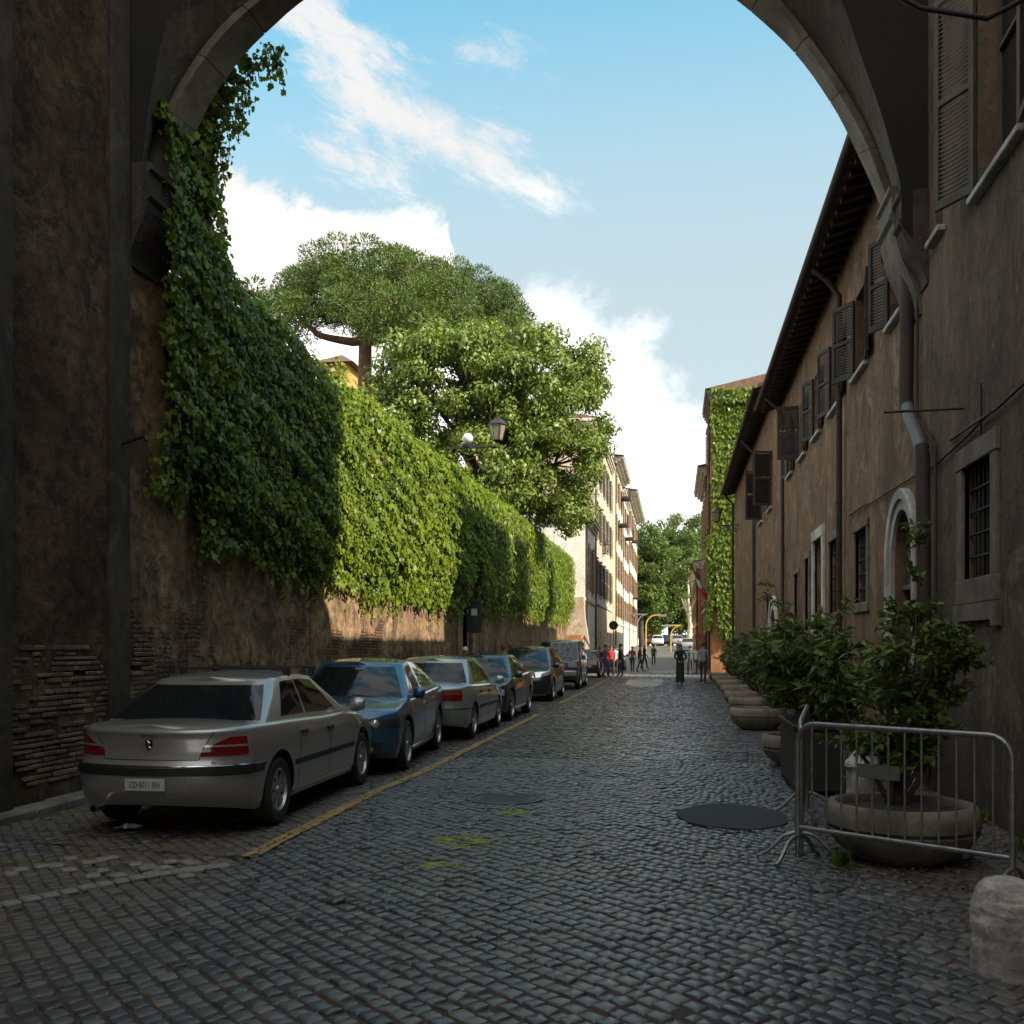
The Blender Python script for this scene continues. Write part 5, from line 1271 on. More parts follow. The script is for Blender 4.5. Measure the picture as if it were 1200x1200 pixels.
t_ = tree('plane_tree', 'pale-barked plane tree with thin brownish crown at the far end of the street', (c.x, c.y, 1.4), at(808, 722, 128), [(at(798, 700, 128), (1, 1, 1)), (at(803, 693, 129), (1, 1, 1)), (at(812, 690, 128), (1, 1, 1)), (at(821, 706, 128), (1, 1, 1)), (at(808, 660, 128), (3, 3, 2.5))], 60, 60, .4, 'planef', 'bark_pale', OVAL, 60, (.6, 1.0), .8, .5, .34, limbs=.4)
# ================================================================ houses further on
for nm, l, m_, d_ in (('pl_white', (.84,.80,.73), (.80,.75,.67), (.68,.61,.52)), ('pl_cream', (.80,.70,.50), (.74,.63,.44), (.58,.48,.34)), ('pl_brown', (.24,.155,.10), (.19,.12,.08), (.10,.072,.055)), ('pl_orange', (.48,.22,.09), (.42,.19,.08), (.26,.13,.07)), ('pl_yellow', (.60,.36,.08), (.52,.32,.08), (.34,.2,.08)), ('pl_pink', (.66,.52,.40), (.58,.45,.34), (.36,.27,.2))):
    M[nm] = plaster(nm.replace('pl_', '')+'_render', l, m_, d_, bump=.2, streak=.6)
def row_house(label, X, y0, y1, h, mat, side, floors, name='town_house', nwin=3, ground=3.4, shut='shutter_tan', depth=9, cornice=.35, top='cornice', z0=0, front=True, cat='house', trim='trim_white', lowmat=None):
    s = 1 if side == 'L' else -1; t = thing(name, label, cat, (X, y0, 0)); F = Fac((X, 0, 0), (0, 1, 0), (s, 0, 0))
    L = y1-y0; holes = []; fh = (h-ground-.8)/floors; ww = min(1.15, L/nwin*.42)
    for f in range(floors):
        zb_ = ground+.7+f*fh
        for k in range(nwin): a = y0+(k+.5)*L/nwin; holes.append((a-ww/2, a+ww/2, zb_, zb_+fh*.62))
    gh_ = []
    for k in range(nwin): a = y0+(k+.5)*L/nwin; gh_.append((a-.6, a+.6, z0-.02 if k % 2 == 0 else 1.1, 2.7))
    F.wall('wall', y0, y1, -.05, h, holes+gh_, M[mat], t, depth=.2)
    for hh in holes:
        w = F.window(t, *hh, d=.15, mull=False, sill=trim); F.shutter(w, hh[0]-.01, ww*.5, hh[2], hh[3], 172, 1, shut, .09); F.shutter(w, hh[1]+.01, ww*.5, hh[2], hh[3], 172, -1, shut, .09)
        f = MB(); F.box(f, hh[0]-.18, hh[1]+.18, 0, .14, hh[3]+.06, hh[3]+.2, .02); f.build('lintel', M[trim], w)
    for k, hh in enumerate(gh_):
        m = MB(); F.box(m, hh[0]-.001, hh[1]+.001, -.2, -.15, hh[2], hh[3]); m.build('door' if k % 2 == 0 else 'window', M['wood_dark' if k % 2 == 0 else 'pane'], t)
    mb = MB(); x0, x1 = sorted((X-s*.001, X-s*depth)); 
    mb.box(x0 if s > 0 else X+.01, X-.01 if s > 0 else x1, y0+.002, y1-.002, -.05, h-.01); 
    # shell (open on the street side handled by wall): end, back and top faces
    e = MB()
    for yy in (y0, y1): e.add([(X, yy, -.05), (X-s*depth, yy, -.05), (X-s*depth, yy, h), (X, yy, h)], [(0,1,2,3)])
    e.add([(X-s*depth, y0, -.05), (X-s*depth, y1, -.05), (X-s*depth, y1, h), (X-s*depth, y0, h)], [(0,1,2,3)])
    e.add([(X-s*.5, y0, -.05), (X-s*.5, y1, -.05), (X-s*.5, y1, h), (X-s*.5, y0, h)], [(0,1,2,3)])
    e.build('side_wall', M[mat], t)
    c = MB(); o = cornice
    for (d0, z0_, z1_) in ((o*.35, h-.55, h-.38), (o*.65, h-.38, h-.2), (o, h-.2, h)):
        F.box(c, y0-(o*.5 if front else 0), y1, .001, d0, z0_, z1_)
        xa, xb = sorted((X-s*.0, X-s*depth)); c.box(xa, xb, y0-d0, y0-.001, z0_, z1_)
    c.build('cornice', M[trim], t)
    r = MB(); xa, xb = X+s*(o+.05), X-s*depth; r.add([(xa, y0-o, h+.01), (xa, y1, h+.01), (lerp(xa, xb, .5), y1, h+.9), (lerp(xa, xb, .5), y0-o, h+.9), (xb, y0-o, h+.01), (xb, y1, h+.01), (xa, y0-o, h-.001), (xa, y1, h-.001)], [(0,1,2,3), (3,2,5,4), (0,3,4), (1,5,2), (0,6,7,1)])
    r.build('roof', M['tile'], t)
    if ground > 3: b = MB(); F.box(b, y0, y1, .001, .07, ground, ground+.2); b.build('string_course', M[trim], t)
    p = MB(); p.tube([F.P(y0+.25, .1, h-.4), F.P(y0+.25, .1, .3)], .06, 8); p.build('drainpipe', M['pipe_brown'], t)
    return t, F
hA_, FA = row_house('low white house with a stained buttress at the end of the ivy wall', -5.35, 62, 70, 9.7, 'pl_white', 'L', 1, nwin=2, ground=4.4, depth=6.5)
mb = MB(); mb.prism([(-5.0, -.05), (-9.5, -.05), (-9.5, 4.6), (-5.37, 4.6), (-5.30, 3.4), (-5.05, 1.8)], lambda a, b, d: (a, d, b), 61.45, 61.99); bt = mb.build('buttress', M['pl_pink'], None); bt.parent = hA_; bt.location = -hA_.location
mb = MB(); mb.box(-8.8, -5.5, 61.43, 61.449, 0, 2.3); bt = mb.build('red_base', M['pl_orange'], None); bt.parent = hA_; bt.location = -hA_.location
mb = MB(); mb.box(-7.6, -6.9, 61.40, 61.449, 2.2, 3.1); bt = mb.build('small_window', M['pane'], None); bt.parent = hA_; bt.location = -hA_.location
for o_ in hA_.children:
    pass
hB_, FB = row_house('tall pinkish-brown house right after the low white house', -5.4, 70, 90, 17.2, 'pl_pink', 'L', 3, nwin=5, ground=4.6, shut='shutter_grey')
hC_, FC_ = row_house('cream house with projecting cornice, second tall house on the left', -5.15, 90, 104, 18.2, 'pl_cream', 'L', 4, nwin=3, ground=3.6, cornice=.8)
hD_, FD_ = row_house('white house with brown shutters between two cream houses', -5.2, 104, 118, 17.6, 'pl_white', 'L', 4, nwin=3, ground=3.6)
hE_, FE_ = row_house('last cream house on the left with a wide roof overhang', -5.2, 118, 146, 19.4, 'pl_cream', 'L', 4, nwin=6, ground=3.6, cornice=1.1)
for (X_, y_, z_, t_, lab) in ((-5.15, 96, 12.8, hC_, 'balcony'), (-5.15, 101, 16, hC_, 'balcony'), (-5.2, 110, 13, hD_, 'balcony'), (-5.2, 126, 14.3, hE_, 'balcony'), (-5.2, 131, 7.6, hE_, 'balcony')):
    m = MB(); m.box(X_, X_+.9, y_-1.3, y_+1.3, z_, z_+.16)
    for k in range(10): m.box(X_+.86, X_+.88, y_-1.3+k*.28, y_-1.28+k*.28, z_+.16, z_+1.0)
    m.box(X_+.84, X_+.9, y_-1.3, y_+1.3, z_+1.0, z_+1.05); o_ = m.build('balcony', M['wood_dark'], t_); o_.location = -t_.location
hF_, FF_ = row_house('ochre house whose near gable is covered in yellow-green ivy on the right', 2.08, 59.6, 66, 16.3, 'pl_orange', 'R', 3, nwin=2, ground=4.2, cornice=.28, depth=8, trim='trim')
hG_, FG_ = row_house('brown-orange house behind the flag on the right', 2.1, 66, 78, 13.0, 'pl_brown', 'R', 2, nwin=4, ground=4, cornice=.6)
hH_, FH_ = row_house('low orange house at the far right of the street', 1.8, 78, 102, 8.0, 'pl_orange', 'R', 2, nwin=6, ground=3.2, cornice=.3)
for t_ in (hA_, hB_, hC_, hD_, hE_, hF_, hG_, hH_):
    for ch in t_.children:
        if ch.location.length < 1e-6: ch.location = -t_.location
c0, c1 = at(374, 425, 62), at(407, 426, 62)
YH = thing('villa', 'orange-yellow villa glimpsed behind the pine trunk', 'house', (c1.x, c1.y, 0)); mb = MB(); mb.box(c0.x, c1.x, c1.y, c1.y+8, 0, c1.z); mb.build('wall', M['pl_yellow'], YH)
mb = MB(); mb.add([(c0.x-.5, c1.y-.5, c1.z+.01), (c1.x+.5, c1.y-.5, c1.z+.01), (c1.x+.5, c1.y+8, c1.z+.01), (c0.x-.5, c1.y+8, c1.z+.01), ((c0.x+c1.x)/2, c1.y+1.5, c1.z+1.0), ((c0.x+c1.x)/2, c1.y+7, c1.z+1.0)], [(0,1,4), (1,2,5,4), (2,3,5), (3,0,4,5), (0,3,2,1)]); mb.build('roof', M['tile'], YH)
for k in range(2):
    mb = MB(); x = lerp(c0.x, c1.x, .3+.4*k); mb.box(x-.4, x+.4, c1.y-.03, c1.y-.002, c1.z-3, c1.z-1.4); mb.build('window', M['shutter_tan'], YH)
fix_children(YH)
# ivy on the ochre gable and tumbling down the right-hand corner
def ivy_gable():
    iv = thing('ivy', 'bright yellow-green ivy covering the gable of the ochre house on the right', 'ivy', (2.5, 59.4, 6)); rr = random.Random(31); P, N, S = [], [], []; cm = MB()
    G = []
    for i in range(9):
        x = lerp(2.3, 5.4, i/8); G.append([(x, 59.5-.05-.15*abs(n1(x*2, 1, j)), lerp(3.4+.8*n1(x*2, 1, 4), 15.5, j/20)) for j in range(21)])
    cm.grid(G); cm.build('stems', M['ivy_core'], iv, 60)
    for _ in range(14500):
        x = rr.uniform(2.08, 5.5); z = rr.uniform(2.2, 16.25); w = 2.5-.35*min(1, max(0, (z-3)/4))+.25*n1(z, .9, 4)
        if x < w and z < 13.8: continue
        P.append((x, 59.5-.15-.22*abs(n1(x*1.5, 1, z*.7))-rr.random()*.12-(.2 if z > 15.5 else 0), z)); N.append((-.1, -1, .5)); S.append(.24*rr.uniform(.6, 1.3))
    for _ in range(1800):
        z = rr.uniform(3.8, 9.2); x = 1.95+.25*rr.random()-.3*abs(n1(z, .8, 7)); P.append((x, rr.uniform(59.1, 60.4), z-1.2)); N.append((-.6, -.8, .4)); S.append(.22*rr.uniform(.6, 1.3))
    leaves('foliage', np.array(P), np.array(N), np.array(S), M['ivy'], OVAL, iv, down=(0, 0, -1.4), spread=.35); fix_children(iv)
ivy_gable()
# ================================================================ street furniture
def lantern(base, name, label, r=.2, h=.62, hang=False, parent=None, group=None):
    t = thing(name, label, 'street lamp', base, 0, group); x, y, z = 0, 0, 0; g = MB(); n = 6
    g.lathe([(r*.55, .08), (r*.98, h*.68), (r*.55, .08)], n); gm = NT('lantern_glass'+name).fin((.42,.36,.26), .25, None) if 'lantern_glass' not in M else M['lantern_glass']; M['lantern_glass'] = gm; g.build('lantern_glass', gm, t)
    f = MB()
    for k in range(n):
        a = 2*math.pi*k/n; f.tube([(r*.56*math.cos(a), r*.56*math.sin(a), .07), (r*1.0*math.cos(a), r*1.0*math.sin(a), h*.69)], .012, 5)
    f.lathe([(.001, 0), (.05, .01), (r*.6, .06), (r*.6, .085), (.001, .085)], n); f.lathe([(r*1.12, h*.67), (r*1.12, h*.70), (r*.6, h*.88), (r*.35, h*.90), (r*.33, h*.97), (.001, h*1.0), (.001, h*.67), (r*1.12, h*.67)], n)
    f.lathe([(.001, h*1.12), (.03, h*1.06), (.02, h*1.0), (.03, h*.97)], 8); f.build('lantern_frame', M['iron'], t); return t
p = at(583, 519, 28); t = lantern(p, 'wall_lantern', 'old glass lantern on an iron bracket above the sunlit ivy', .24, .72)
m = MB(); m.tube([(-p.x+XW+.1-0, .0, -.12), (0, 0, -.10), (0, 0, .03)], .022, 8); m.tube([(-p.x+XW+.1, 0, -.5), (-.7, 0, -.42), (-.35, 0, -.12)], .016, 6)
for k in range(3): m.lathe([(.001, -.01), (.01, -.01)], 4, (0, 0, 0))
m.build('bracket', M['iron'], t)
p2 = at(548, 516, 28.2); t = thing('globe_camera', 'small round white globe on the bracket beside the old lantern', 'globe', p2); m = MB(); m.lathe([(.001, .20)]+[(.15*math.sin(a), .05+.15*math.cos(a)) for a in np.linspace(.1, 3.1, 12)], 20); m.build('globe', NT('globe_shell').fin((.55,.56,.58), .2), t, 60)
m = MB(); m.lathe([(.001, -.2), (.12, -.2), (.14, -.13), (.10, -.10), (.001, -.10)], 16); m.tube([(-.35, 0, -.17), (.5, 0, -.17)], .02, 6); m.build('bracket', M['iron'], t, 40)
p = at(840, 613, 47); t = lantern(p, 'wall_lantern', 'dark lantern on a long scrolled bracket high on the right-hand houses', .22, .7)
m = MB(); xw = XR-p.x; m.tube([(0, 0, -.1), (0, 0, .02)], .02, 6); m.tube([(-.05, 0, -.1), (xw, 0, -.1)], .022, 8)
for q in range(3): m.tube([(xw-.15-.3*q+(.16-.03*q)*math.cos(a)*(1-a/16), 0, -.32+.05*q+(.16-.03*q)*math.sin(a)*(1-a/16)) for a in np.linspace(0, 12, 30)], .014, 5)
m.build('bracket', M['iron'], t)
p = at(708, 650, 78); t = lantern(p, 'wall_lantern', 'lantern on a bracket fixed to the shaded brown house on the left', .34, 1.1); m = MB(); m.tube([(-p.x-5.4, 0, -.1), (0, 0, -.1), (0, 0, .03)], .03, 6); m.build('bracket', M['iron'], t)
# signs
def pole_sign(px, zc, h, name, label, fn, r=.03, base=0):
    p = at(px, 757, zc); t = thing(name, label, 'sign', (p.x, p.y, gz(p.y))); m = MB(); m.tube([(0, 0, -.05), (0, 0, h)], r, 10); m.build('pole', M['galv'], t); fn(t, h); return t
def f_board(t, h): m = MB(); m.box(-.05, .42, -.03, .03, h-1.15, h-.15, bev=.02); o = m.build('sign_board', M['door_green'], t); m = MB(); m.box(.12, .30, -.036, -.031, h-.62, h-.42); m.build('sign_mark', M['plate'], o)
pole_sign(537, 30, 2.9, 'sign_post', 'bare grey post with a small plate leaning by the brick gate pier', lambda t, h: MB().box(-.07, .07, -.01, .01, h-.42, h-.02).build('sign_plate', M['galv'], t))
pole_sign(548, 31.2, 3.2, 'sign_post', 'grey post carrying a dark green board in front of the gate', f_board)
def f_tri(t, h):
    m = MB(); m.prism([(-.48, 0), (.48, 0), (0, .84)], lambda a, b, d: (a, d, h-.9+b), -.02, .01); o = m.build('sign_plate', M['plate'], t)
    m = MB(); P = [(-.48, 0), (.48, 0), (0, .84)]; m.tube([(a, -.03, h-.9+b) for a, b in P+P[:1]], .045, 6); m.build('sign_border', NT('sign_red').fin((.35,.03,.02), .5), o)
pole_sign(685, 60, 2.3, 'warning_sign', 'triangular warning sign beside the white house', f_tri)
def f_round(t, h):
    m = MB(); m.lathe([(.001, -.02), (.30, -.02), (.30, .01), (.001, .01)], 28, (0, 0, h), axis='y'); o = m.build('sign_plate', M['plate'], t, 40)
    m = MB(); m.lathe([(.225, -.028), (.30, -.028), (.30, -.022), (.225, -.022), (.225, -.028)], 28, (0, 0, h), axis='y'); rm = NT('sign_ring').fin((.42,.03,.03), .5); m.build('sign_border', rm, o)
    m = MB()
    for s in (1, -1): m.box(-.16, .16, -.03, -.023, -.03, .03, T=lambda a, b, c, s=s: (a*.72-s*c*.7, b, h+s*a*.7+c*.72))
    m.build('sign_cross', M['plate_ink'], o)
pole_sign(828, 70, 2.6, 'traffic_sign', 'round red-ringed prohibition sign beyond the shrubs on the right', f_round)
def f_back(t, h): m = MB(); m.lathe([(.001, -.02), (.22, -.02), (.22, .01), (.001, .01)], 24, (0, 0, h), axis='y'); m.build('sign_plate', NT('sign_back').fin((.30,.05,.035), .5), t, 40)
pole_sign(818, 74, 2.3, 'traffic_sign', 'plain red disc sign to the left of the ringed sign', f_back)
def f_dark(t, h): m = MB(); m.lathe([(.001, -.02), (.32, -.02), (.32, .01), (.001, .01)], 24, (0, 0, h), axis='y'); m.build('sign_plate', M['black_trim'], t, 40)
pole_sign(719, 72, 3.1, 'traffic_sign', 'dark round sign seen from behind against the cream house', f_dark)
# flag
p = at(824, 682, 60.5); FGt = thing('flag', 'green, white and red flag hanging from a slanted pole on the right', 'flag', p); m = MB(); m.tube([(XR-1.0-p.x, .6, -1.0+.2), (-.70, 0, 1.0)], .03, 6); m.build('pole', M['wood_dark'], FGt)
for k, (nm, col) in enumerate((('green_band', (.02,.045,.035)), ('white_band', (.42,.40,.38)), ('red_band', (.30,.03,.025)))):
    m = MB(); G = []
    for i in range(7):
        u = (k+i/6)/3; G.append([(-.72+u*.62+v*(.5-.1*u)+.05*math.sin(v*9+u*5), .06*math.sin(v*8+k), .95-u*1.75-v*.55*(1-u*.4)) for v in np.linspace(0, 1, 9)])
    m.grid(G); m.build(nm, NT('flag_'+nm).fin(col, .8), FGt, 60)
# yellow curved lamp posts, hoarding, wires far away
def gantry(px, zc, hpx, reach, label, mat):
    p = at(px, 757, zc); g0 = gz(p.y); h = (757-hpx)*zc/1200+EYE-g0; t = thing('curved_lamp_post', label, 'lamp post', (p.x, p.y, g0)); m = MB()
    P = [(0, 0, 0), (0, 0, h-1.2)]+[(1.2*(1-math.cos(a)), 0, h-1.2+1.2*math.sin(a)) for a in np.linspace(.2, 1.57, 7)]+[(reach, 0, h)]
    m.tube(P, .075, 8); m.build('pole', mat, t, 60); m = MB(); m.box(reach-.2, reach+.6, -.2, .2, h-.2, h+.05, bev=.04); m.build('lamp_head', M['galv'], t)
ym = NT('yellow_pole').fin((.40,.28,.07), .5); gantry(757, 118, 721, 1.7, 'yellow curved post arching over the far crossing', ym); gantry(786, 116, 733, -.6, 'short yellow post with a pale head near the far cars', ym); gantry(747, 125, 720, -.9, 'grey curved lamp post at the far left corner', M['galv'])
for k, (y0, y1, zz) in enumerate(((655, 662, 95), (681, 677, 84), (714, 712, 100))):
    a, b = at(746, y0, zz), at(826, y1, zz*.86); m = MB(); m.tube([a.lerp(b, q/12)-Vector((0, 0, .5*math.sin(math.pi*q/12))) for q in range(13)], .022, 5); tag(m.build('overhead_wire', M['iron']), ('highest', 'middle', 'lowest')[k]+' of the thin wires crossing the far street', 'wire')
m = MB(); p = at(745, 742, 88); m.box(-.4, .4, -.2, .2, 0, 1.1, bev=.05); 
# planters
def bowl(x, y, R_, label, seed=0, group='stone bowl planters along the right side'):
    t = thing('stone_planter', label, 'planter', (x, y, 0), 0, group); h = .46*R_/.6; m = MB()
    wob = lambda w, z: .006*math.sin(3*w+seed)+.004*n1(w*3, 1, seed)
    k = R_
    m.lathe([(.001, .0), (k*.55, .0), (k*.64, .03), (k*.86, h*.28), (k*.97, h*.50), (k*.985, h*.55), (k*.93, h*.57), (k*.93, h*.60), (k*.99, h*.63), (k*1.0, h*.80), (k*.975, h*.93), (k*.93, h*.995), (k*.86, h*1.0), (k*.83, h*.96), (k*.82, h*.80)], 56, wob=wob)
    m.build('bowl', M['planter'], t, 40); s = MB(); s.lathe([(k*.83, h*.86), (k*.5, h*.90), (.001, h*.93)], 30, wob=lambda w, z: .02*math.sin(5*w)); s.build('soil', M['soil'], t, 60); return t
bowl(1.74, 8.32, .575, 'largest and nearest stone bowl planter, behind the metal barrier', 1)
def shrub(x, y, z, h, w, label, seed, mat='shrub', leaf=.085, nst=9, per=60, shape=OVAL, name='potted_shrub', group=None, open_=.5, nclump=34, lean=0, leader=None):
    rr = random.Random(seed); t = thing(name, label, 'shrub', (x, y, z), 0, group); st = MB(); P, N, D = [], [], []; base = Vector((x, y, z))
    tips = []
    for k in range(nst):
        a = rr.uniform(0, 2*math.pi); q = rr.random()**.6; tip = base+Vector((math.cos(a)*w*q+lean, math.sin(a)*w*q, h*rr.uniform(.55, 1)*(1-.25*q))); pts = limb(st, base+Vector((rr.gauss(0, .03), rr.gauss(0, .03), 0)), tip, .016+.006*h, .004, rr, .07, 6); tips.append(pts)
    if leader: tips.append(limb(st, base, base+Vector(leader), .02, .004, rr, .04, 8))
    for k in range(nclump):
        pts = rr.choice(tips) if k >= len(tips) else tips[k]; i = rr.randint(2, len(pts)-1) if k >= len(tips) else len(pts)-1; p = Vector(pts[i]); d = ell(rr); d.z = abs(d.z)*.7+.2; L = rr.uniform(.12, .34)*w/.6; q = p+d*L; st.tube([p, p.lerp(q, .5)+Vector((0, 0, .02)), q], [.006, .005, .002], 5)
        for j in range(per):
            u = rr.random(); c = p.lerp(q, u)+ell(rr)*.055*w; o = (d*.6+ell(rr)); P.append(c[:]); N.append((rr.gauss(0, .6), rr.gauss(0, .6), 1)); D.append(o[:])
    st.build('stem', M['bark_dark'], t, 60); rs = np.random.default_rng(seed)
    leaves('foliage', np.array(P), np.array(N), leaf*rs.uniform(.6, 1.25, len(P)), M[mat], shape, t, dirs=np.array(D), spread=.45, rng=rs, droop=.2); fix_children(t); return t
shrub(1.72, 8.45, .38, 1.8, .58, 'dark leafy shrub with one tall shoot in the nearest stone bowl', 3, leaf=.078, nst=15, per=40, nclump=125, leader=(.22, .1, 2.05))
spots = [(1.75, 14.6), (1.65, 20.9), (1.85, 25.2), (1.9, 28.6), (2.0, 33.0), (2.05, 38.0), (2.1, 43.0), (2.1, 47.5)]
ord_ = ['stone bowl planter just past the dark box planter', 'stone bowl planter under the first round shrub', 'third stone bowl planter from the barrier, in the long row', 'fourth stone bowl planter from the barrier', 'fifth stone bowl planter from the barrier', 'stone bowl planter near the end of the row', 'next to last stone bowl planter of the row', 'last stone bowl planter, beside the walking man in grey']
so = ['oleander with long narrow leaves just past the dark box planter', 'loose shrub with one tall thin shoot over the second bowl', 'bright green rounded shrub in the middle of the row', 'dense shrub in the fourth bowl from the barrier', 'dense shrub in the fifth bowl from the barrier', 'smaller shrub near the end of the planter row', 'next to last shrub of the planter row', 'last shrub of the planter row beside the walking man']
for k, (x, y) in enumerate(spots):
    bowl(x, y, .56, ord_[k], k+2)
    shrub(x+.35, y, .36, (1.8, 1.55, 1.8, 1.5, 1.7, 1.4, 1.6, 1.45)[k], .78, so[k], 50+k, 'oleander' if k in (0, ) else 'shrub', leaf=.085 if k else .14, nst=14, per=38, nclump=60, shape=BLADE*np.array([2.2, 1]) if k == 0 else OVAL, group='shrubs in the planters along the right side', leader=(.0, 0, 2.5) if k == 1 else None)
# dark box planter with oleander
t = thing('box_planter', 'dark metal box planter standing behind the barrier', 'planter', (1.58, 12.5, 0)); m = MB(); m.box(-.25, .25, -.85, .85, .04, .76, bev=.015); m.box(-.28, .28, -.88, .88, .72, .78, bev=.01); o = m.build('box', M['iron'], t); m = MB()
for a in (-.2, .2):
    for b in (-.8, .8): m.box(a-.04, a+.04, b-.04, b+.04, 0, .05)
m.build('foot', M['iron'], t); m = MB(); m.box(-.24, .24, -.84, .84, .70, .785); m.build('soil', M['soil'], t)
shrub(1.6, 12.0, .74, 1.15, .62, 'oleander with long narrow leaves in the near half of the dark box planter', 71, 'oleander', .17, 16, 30, BLADE*np.array([2.2, 1]), nclump=60, group='oleanders in the dark box planter')
shrub(1.6, 13.0, .74, 1.2, .65, 'oleander with long narrow leaves in the far half of the dark box planter', 72, 'oleander', .17, 16, 30, BLADE*np.array([2.2, 1]), nclump=60, group='oleanders in the dark box planter')
# crowd barriers
def barrier(x0, y0, x1, y1, label, plate_=False):
    L = math.hypot(x1-x0, y1-y0); t = thing('crowd_barrier', label, 'barrier', (x0, y0, 0), math.atan2(y1-y0, x1-x0), 'crowd barriers by the planter'); m = MB(); H = 1.06; r = .15; b = .27
    P = [(0, 0, .04), (0, 0, H-r)]+[(r-r*math.cos(a), 0, H-r+r*math.sin(a)) for a in np.linspace(.2, 1.57, 6)]+[(L-r+r*math.sin(a), 0, H-r+r*math.cos(a)) for a in np.linspace(0, 1.4, 6)]+[(L, 0, H-r), (L, 0, .04)]
    m.tube(P, .021, 12); m.build('frame', M['galv'], t, 60); m = MB(); m.tube([(0, 0, b), (L, 0, b)], .018, 10); m.build('lower_rail', M['galv'], t, 60)
    n = max(6, round(L/.125)); 
    for k in range(1, n): m = MB(); m.tube([(L*k/n, 0, b), (L*k/n, 0, H)], .0085, 8); m.build('bar', M['galv'], t, 60)
    for xx in (0.0, L):
        m = MB(); m.tube([(xx+.0, -.30, .02), (xx, -.24, .05), (xx, -.13, .17), (xx, -.05, .20), (xx, .05, .20), (xx, .13, .17), (xx, .24, .05), (xx, .30, .02)], .016, 8); m.build('foot', M['galv'], t, 60)
    if plate_: m = MB(); m.box(L*.32, L*.52, -.02, -.012, .70, .80); m.build('name_plate', M['galv'], t)
    return t
barrier(.93, 8.05, 2.17, 7.08, 'galvanised crowd barrier standing across the nearest stone bowl', True)
barrier(.97, 8.2, 1.30, 10.45, 'galvanised crowd barrier seen edge-on, running away from the first one')
def bollard(x, y, r, h, label, cap=False, seed=0):
    t = tag(MB().build('tmp', M['bollard']), None); bpy.data.objects.remove(t); m = MB(); P = [(.001, h)]
    if cap: P = [(.001, h+.0), (r*.4, h-.02), (r*.7, h-.10), (r*1.06, h-.16), (r*1.08, h-.20), (r*.96, h-.22), (r*.98, .05), (r*1.05, .0)]
    else: P = [(.001, h), (r*.35, h-.004), (r*.62, h-.02), (r*.82, h-.055), (r*.96, h-.12), (r*1.0, h*.6), (r*.99, h*.3), (r*1.01, .0)]
    D_ = []
    for i in range(len(P)-1):
        for k in range(6): D_.append((lerp(P[i][0], P[i+1][0], k/6), lerp(P[i][1], P[i+1][1], k/6)))
    D_.append(P[-1]); m.lathe(D_, 56, (x, y, -.02), wob=lambda w, z: .05*n1(math.cos(w)*2+seed, 1, z*5)+.028*n1(math.sin(w)*5, 1, z*16+seed)); tag(m.build('stone_bollard', M['bollard'], None, 60), label, 'bollard')
bollard(1.66, 5.52, .165, .50, 'squat pale round stone bollard at the lower right corner', seed=2)
bollard(1.88, 10.75, .165, .66, 'stone bollard with a domed cap behind the nearest bowl', True, 5)
bollard(2.1, 13.9, .15, .60, 'smaller stone bollard hidden farther behind the barrier', True, 6)
# crumpled paper, weeds, leaf litter
rr = random.Random(77); x, y = on_ground(150, 973); m = MB(); V = []; n = 9
G = [[(x+.10*(i/8-.5)*2*rr.uniform(.6, 1.1), y+.07*(j/8-.5)*2, .025+.05*rr.random()*(1-abs(i-4)/5)) for j in range(n)] for i in range(n)]; m.grid(G); tag(m.build('crumpled_paper', NT('paper').fin((.6,.6,.62), .8), None), 'crumpled white paper lying behind the silver saloon', 'litter')
def weeds(name, label, pts, size, n, mat='shrub'):
    P, N = [], []
    for (x, y, r) in pts:
        for _ in range(n): a = rr.uniform(0, 6.28); q = r*rr.random(); P.append((x+q*math.cos(a), y+q*math.sin(a), .0)); N.append((rr.gauss(0, 1), rr.gauss(0, 1), .1))
    P = np.array(P); N = np.array(N); D_ = np.tile([0., 0., 1.], (len(P), 1))+np.random.default_rng(5).normal(0, .4, P.shape); o = leaves(name, P, N, size*np.random.default_rng(4).uniform(.4, 1.2, len(P)), M[mat], BLADE*np.array([1.5, 1]), None, dirs=D_, spread=.1, rng=np.random.default_rng(6)); tag(o, label, kind='stuff')
weeds('weeds', 'small weeds growing at the foot of the corner bollard and the wall', [(1.86, 5.4, .10), (2.1, 5.5, .15), (2.8, 8.8, .1), (2.8, 10.2, .12), (1.25, 7.95, .07), (2.8, 7.2, .1)], .13, 45)
P = []; N = []
for _ in range(1500):
    s = rr.random(); xx = 2.86-abs(rr.gauss(0, .16)) if s < .55 else (-6.0+abs(rr.gauss(0, .12)) if s < .8 else 1.7+rr.gauss(0, .6)); yy = rr.uniform(3.5, 24) if s < .8 else 8.3+rr.gauss(0, .7); P.append((xx, yy, .03 if xx > -5.9 else .03)); N.append((rr.gauss(0, .3), rr.gauss(0, .3), 1))
o = leaves('dead_leaves', np.array(P), np.array(N), np.random.default_rng(3).uniform(.02, .05, len(P)), NT('dry_leaf').fin((.13,.085,.04), .85), OVAL, None, spread=.3, rng=np.random.default_rng(3)); tag(o, 'dry leaf litter gathered along the foot of the walls', kind='stuff')
SKY_K, WORLD_S, SUN_E, EXPO = 3.0, .10, 5.0, 0.85
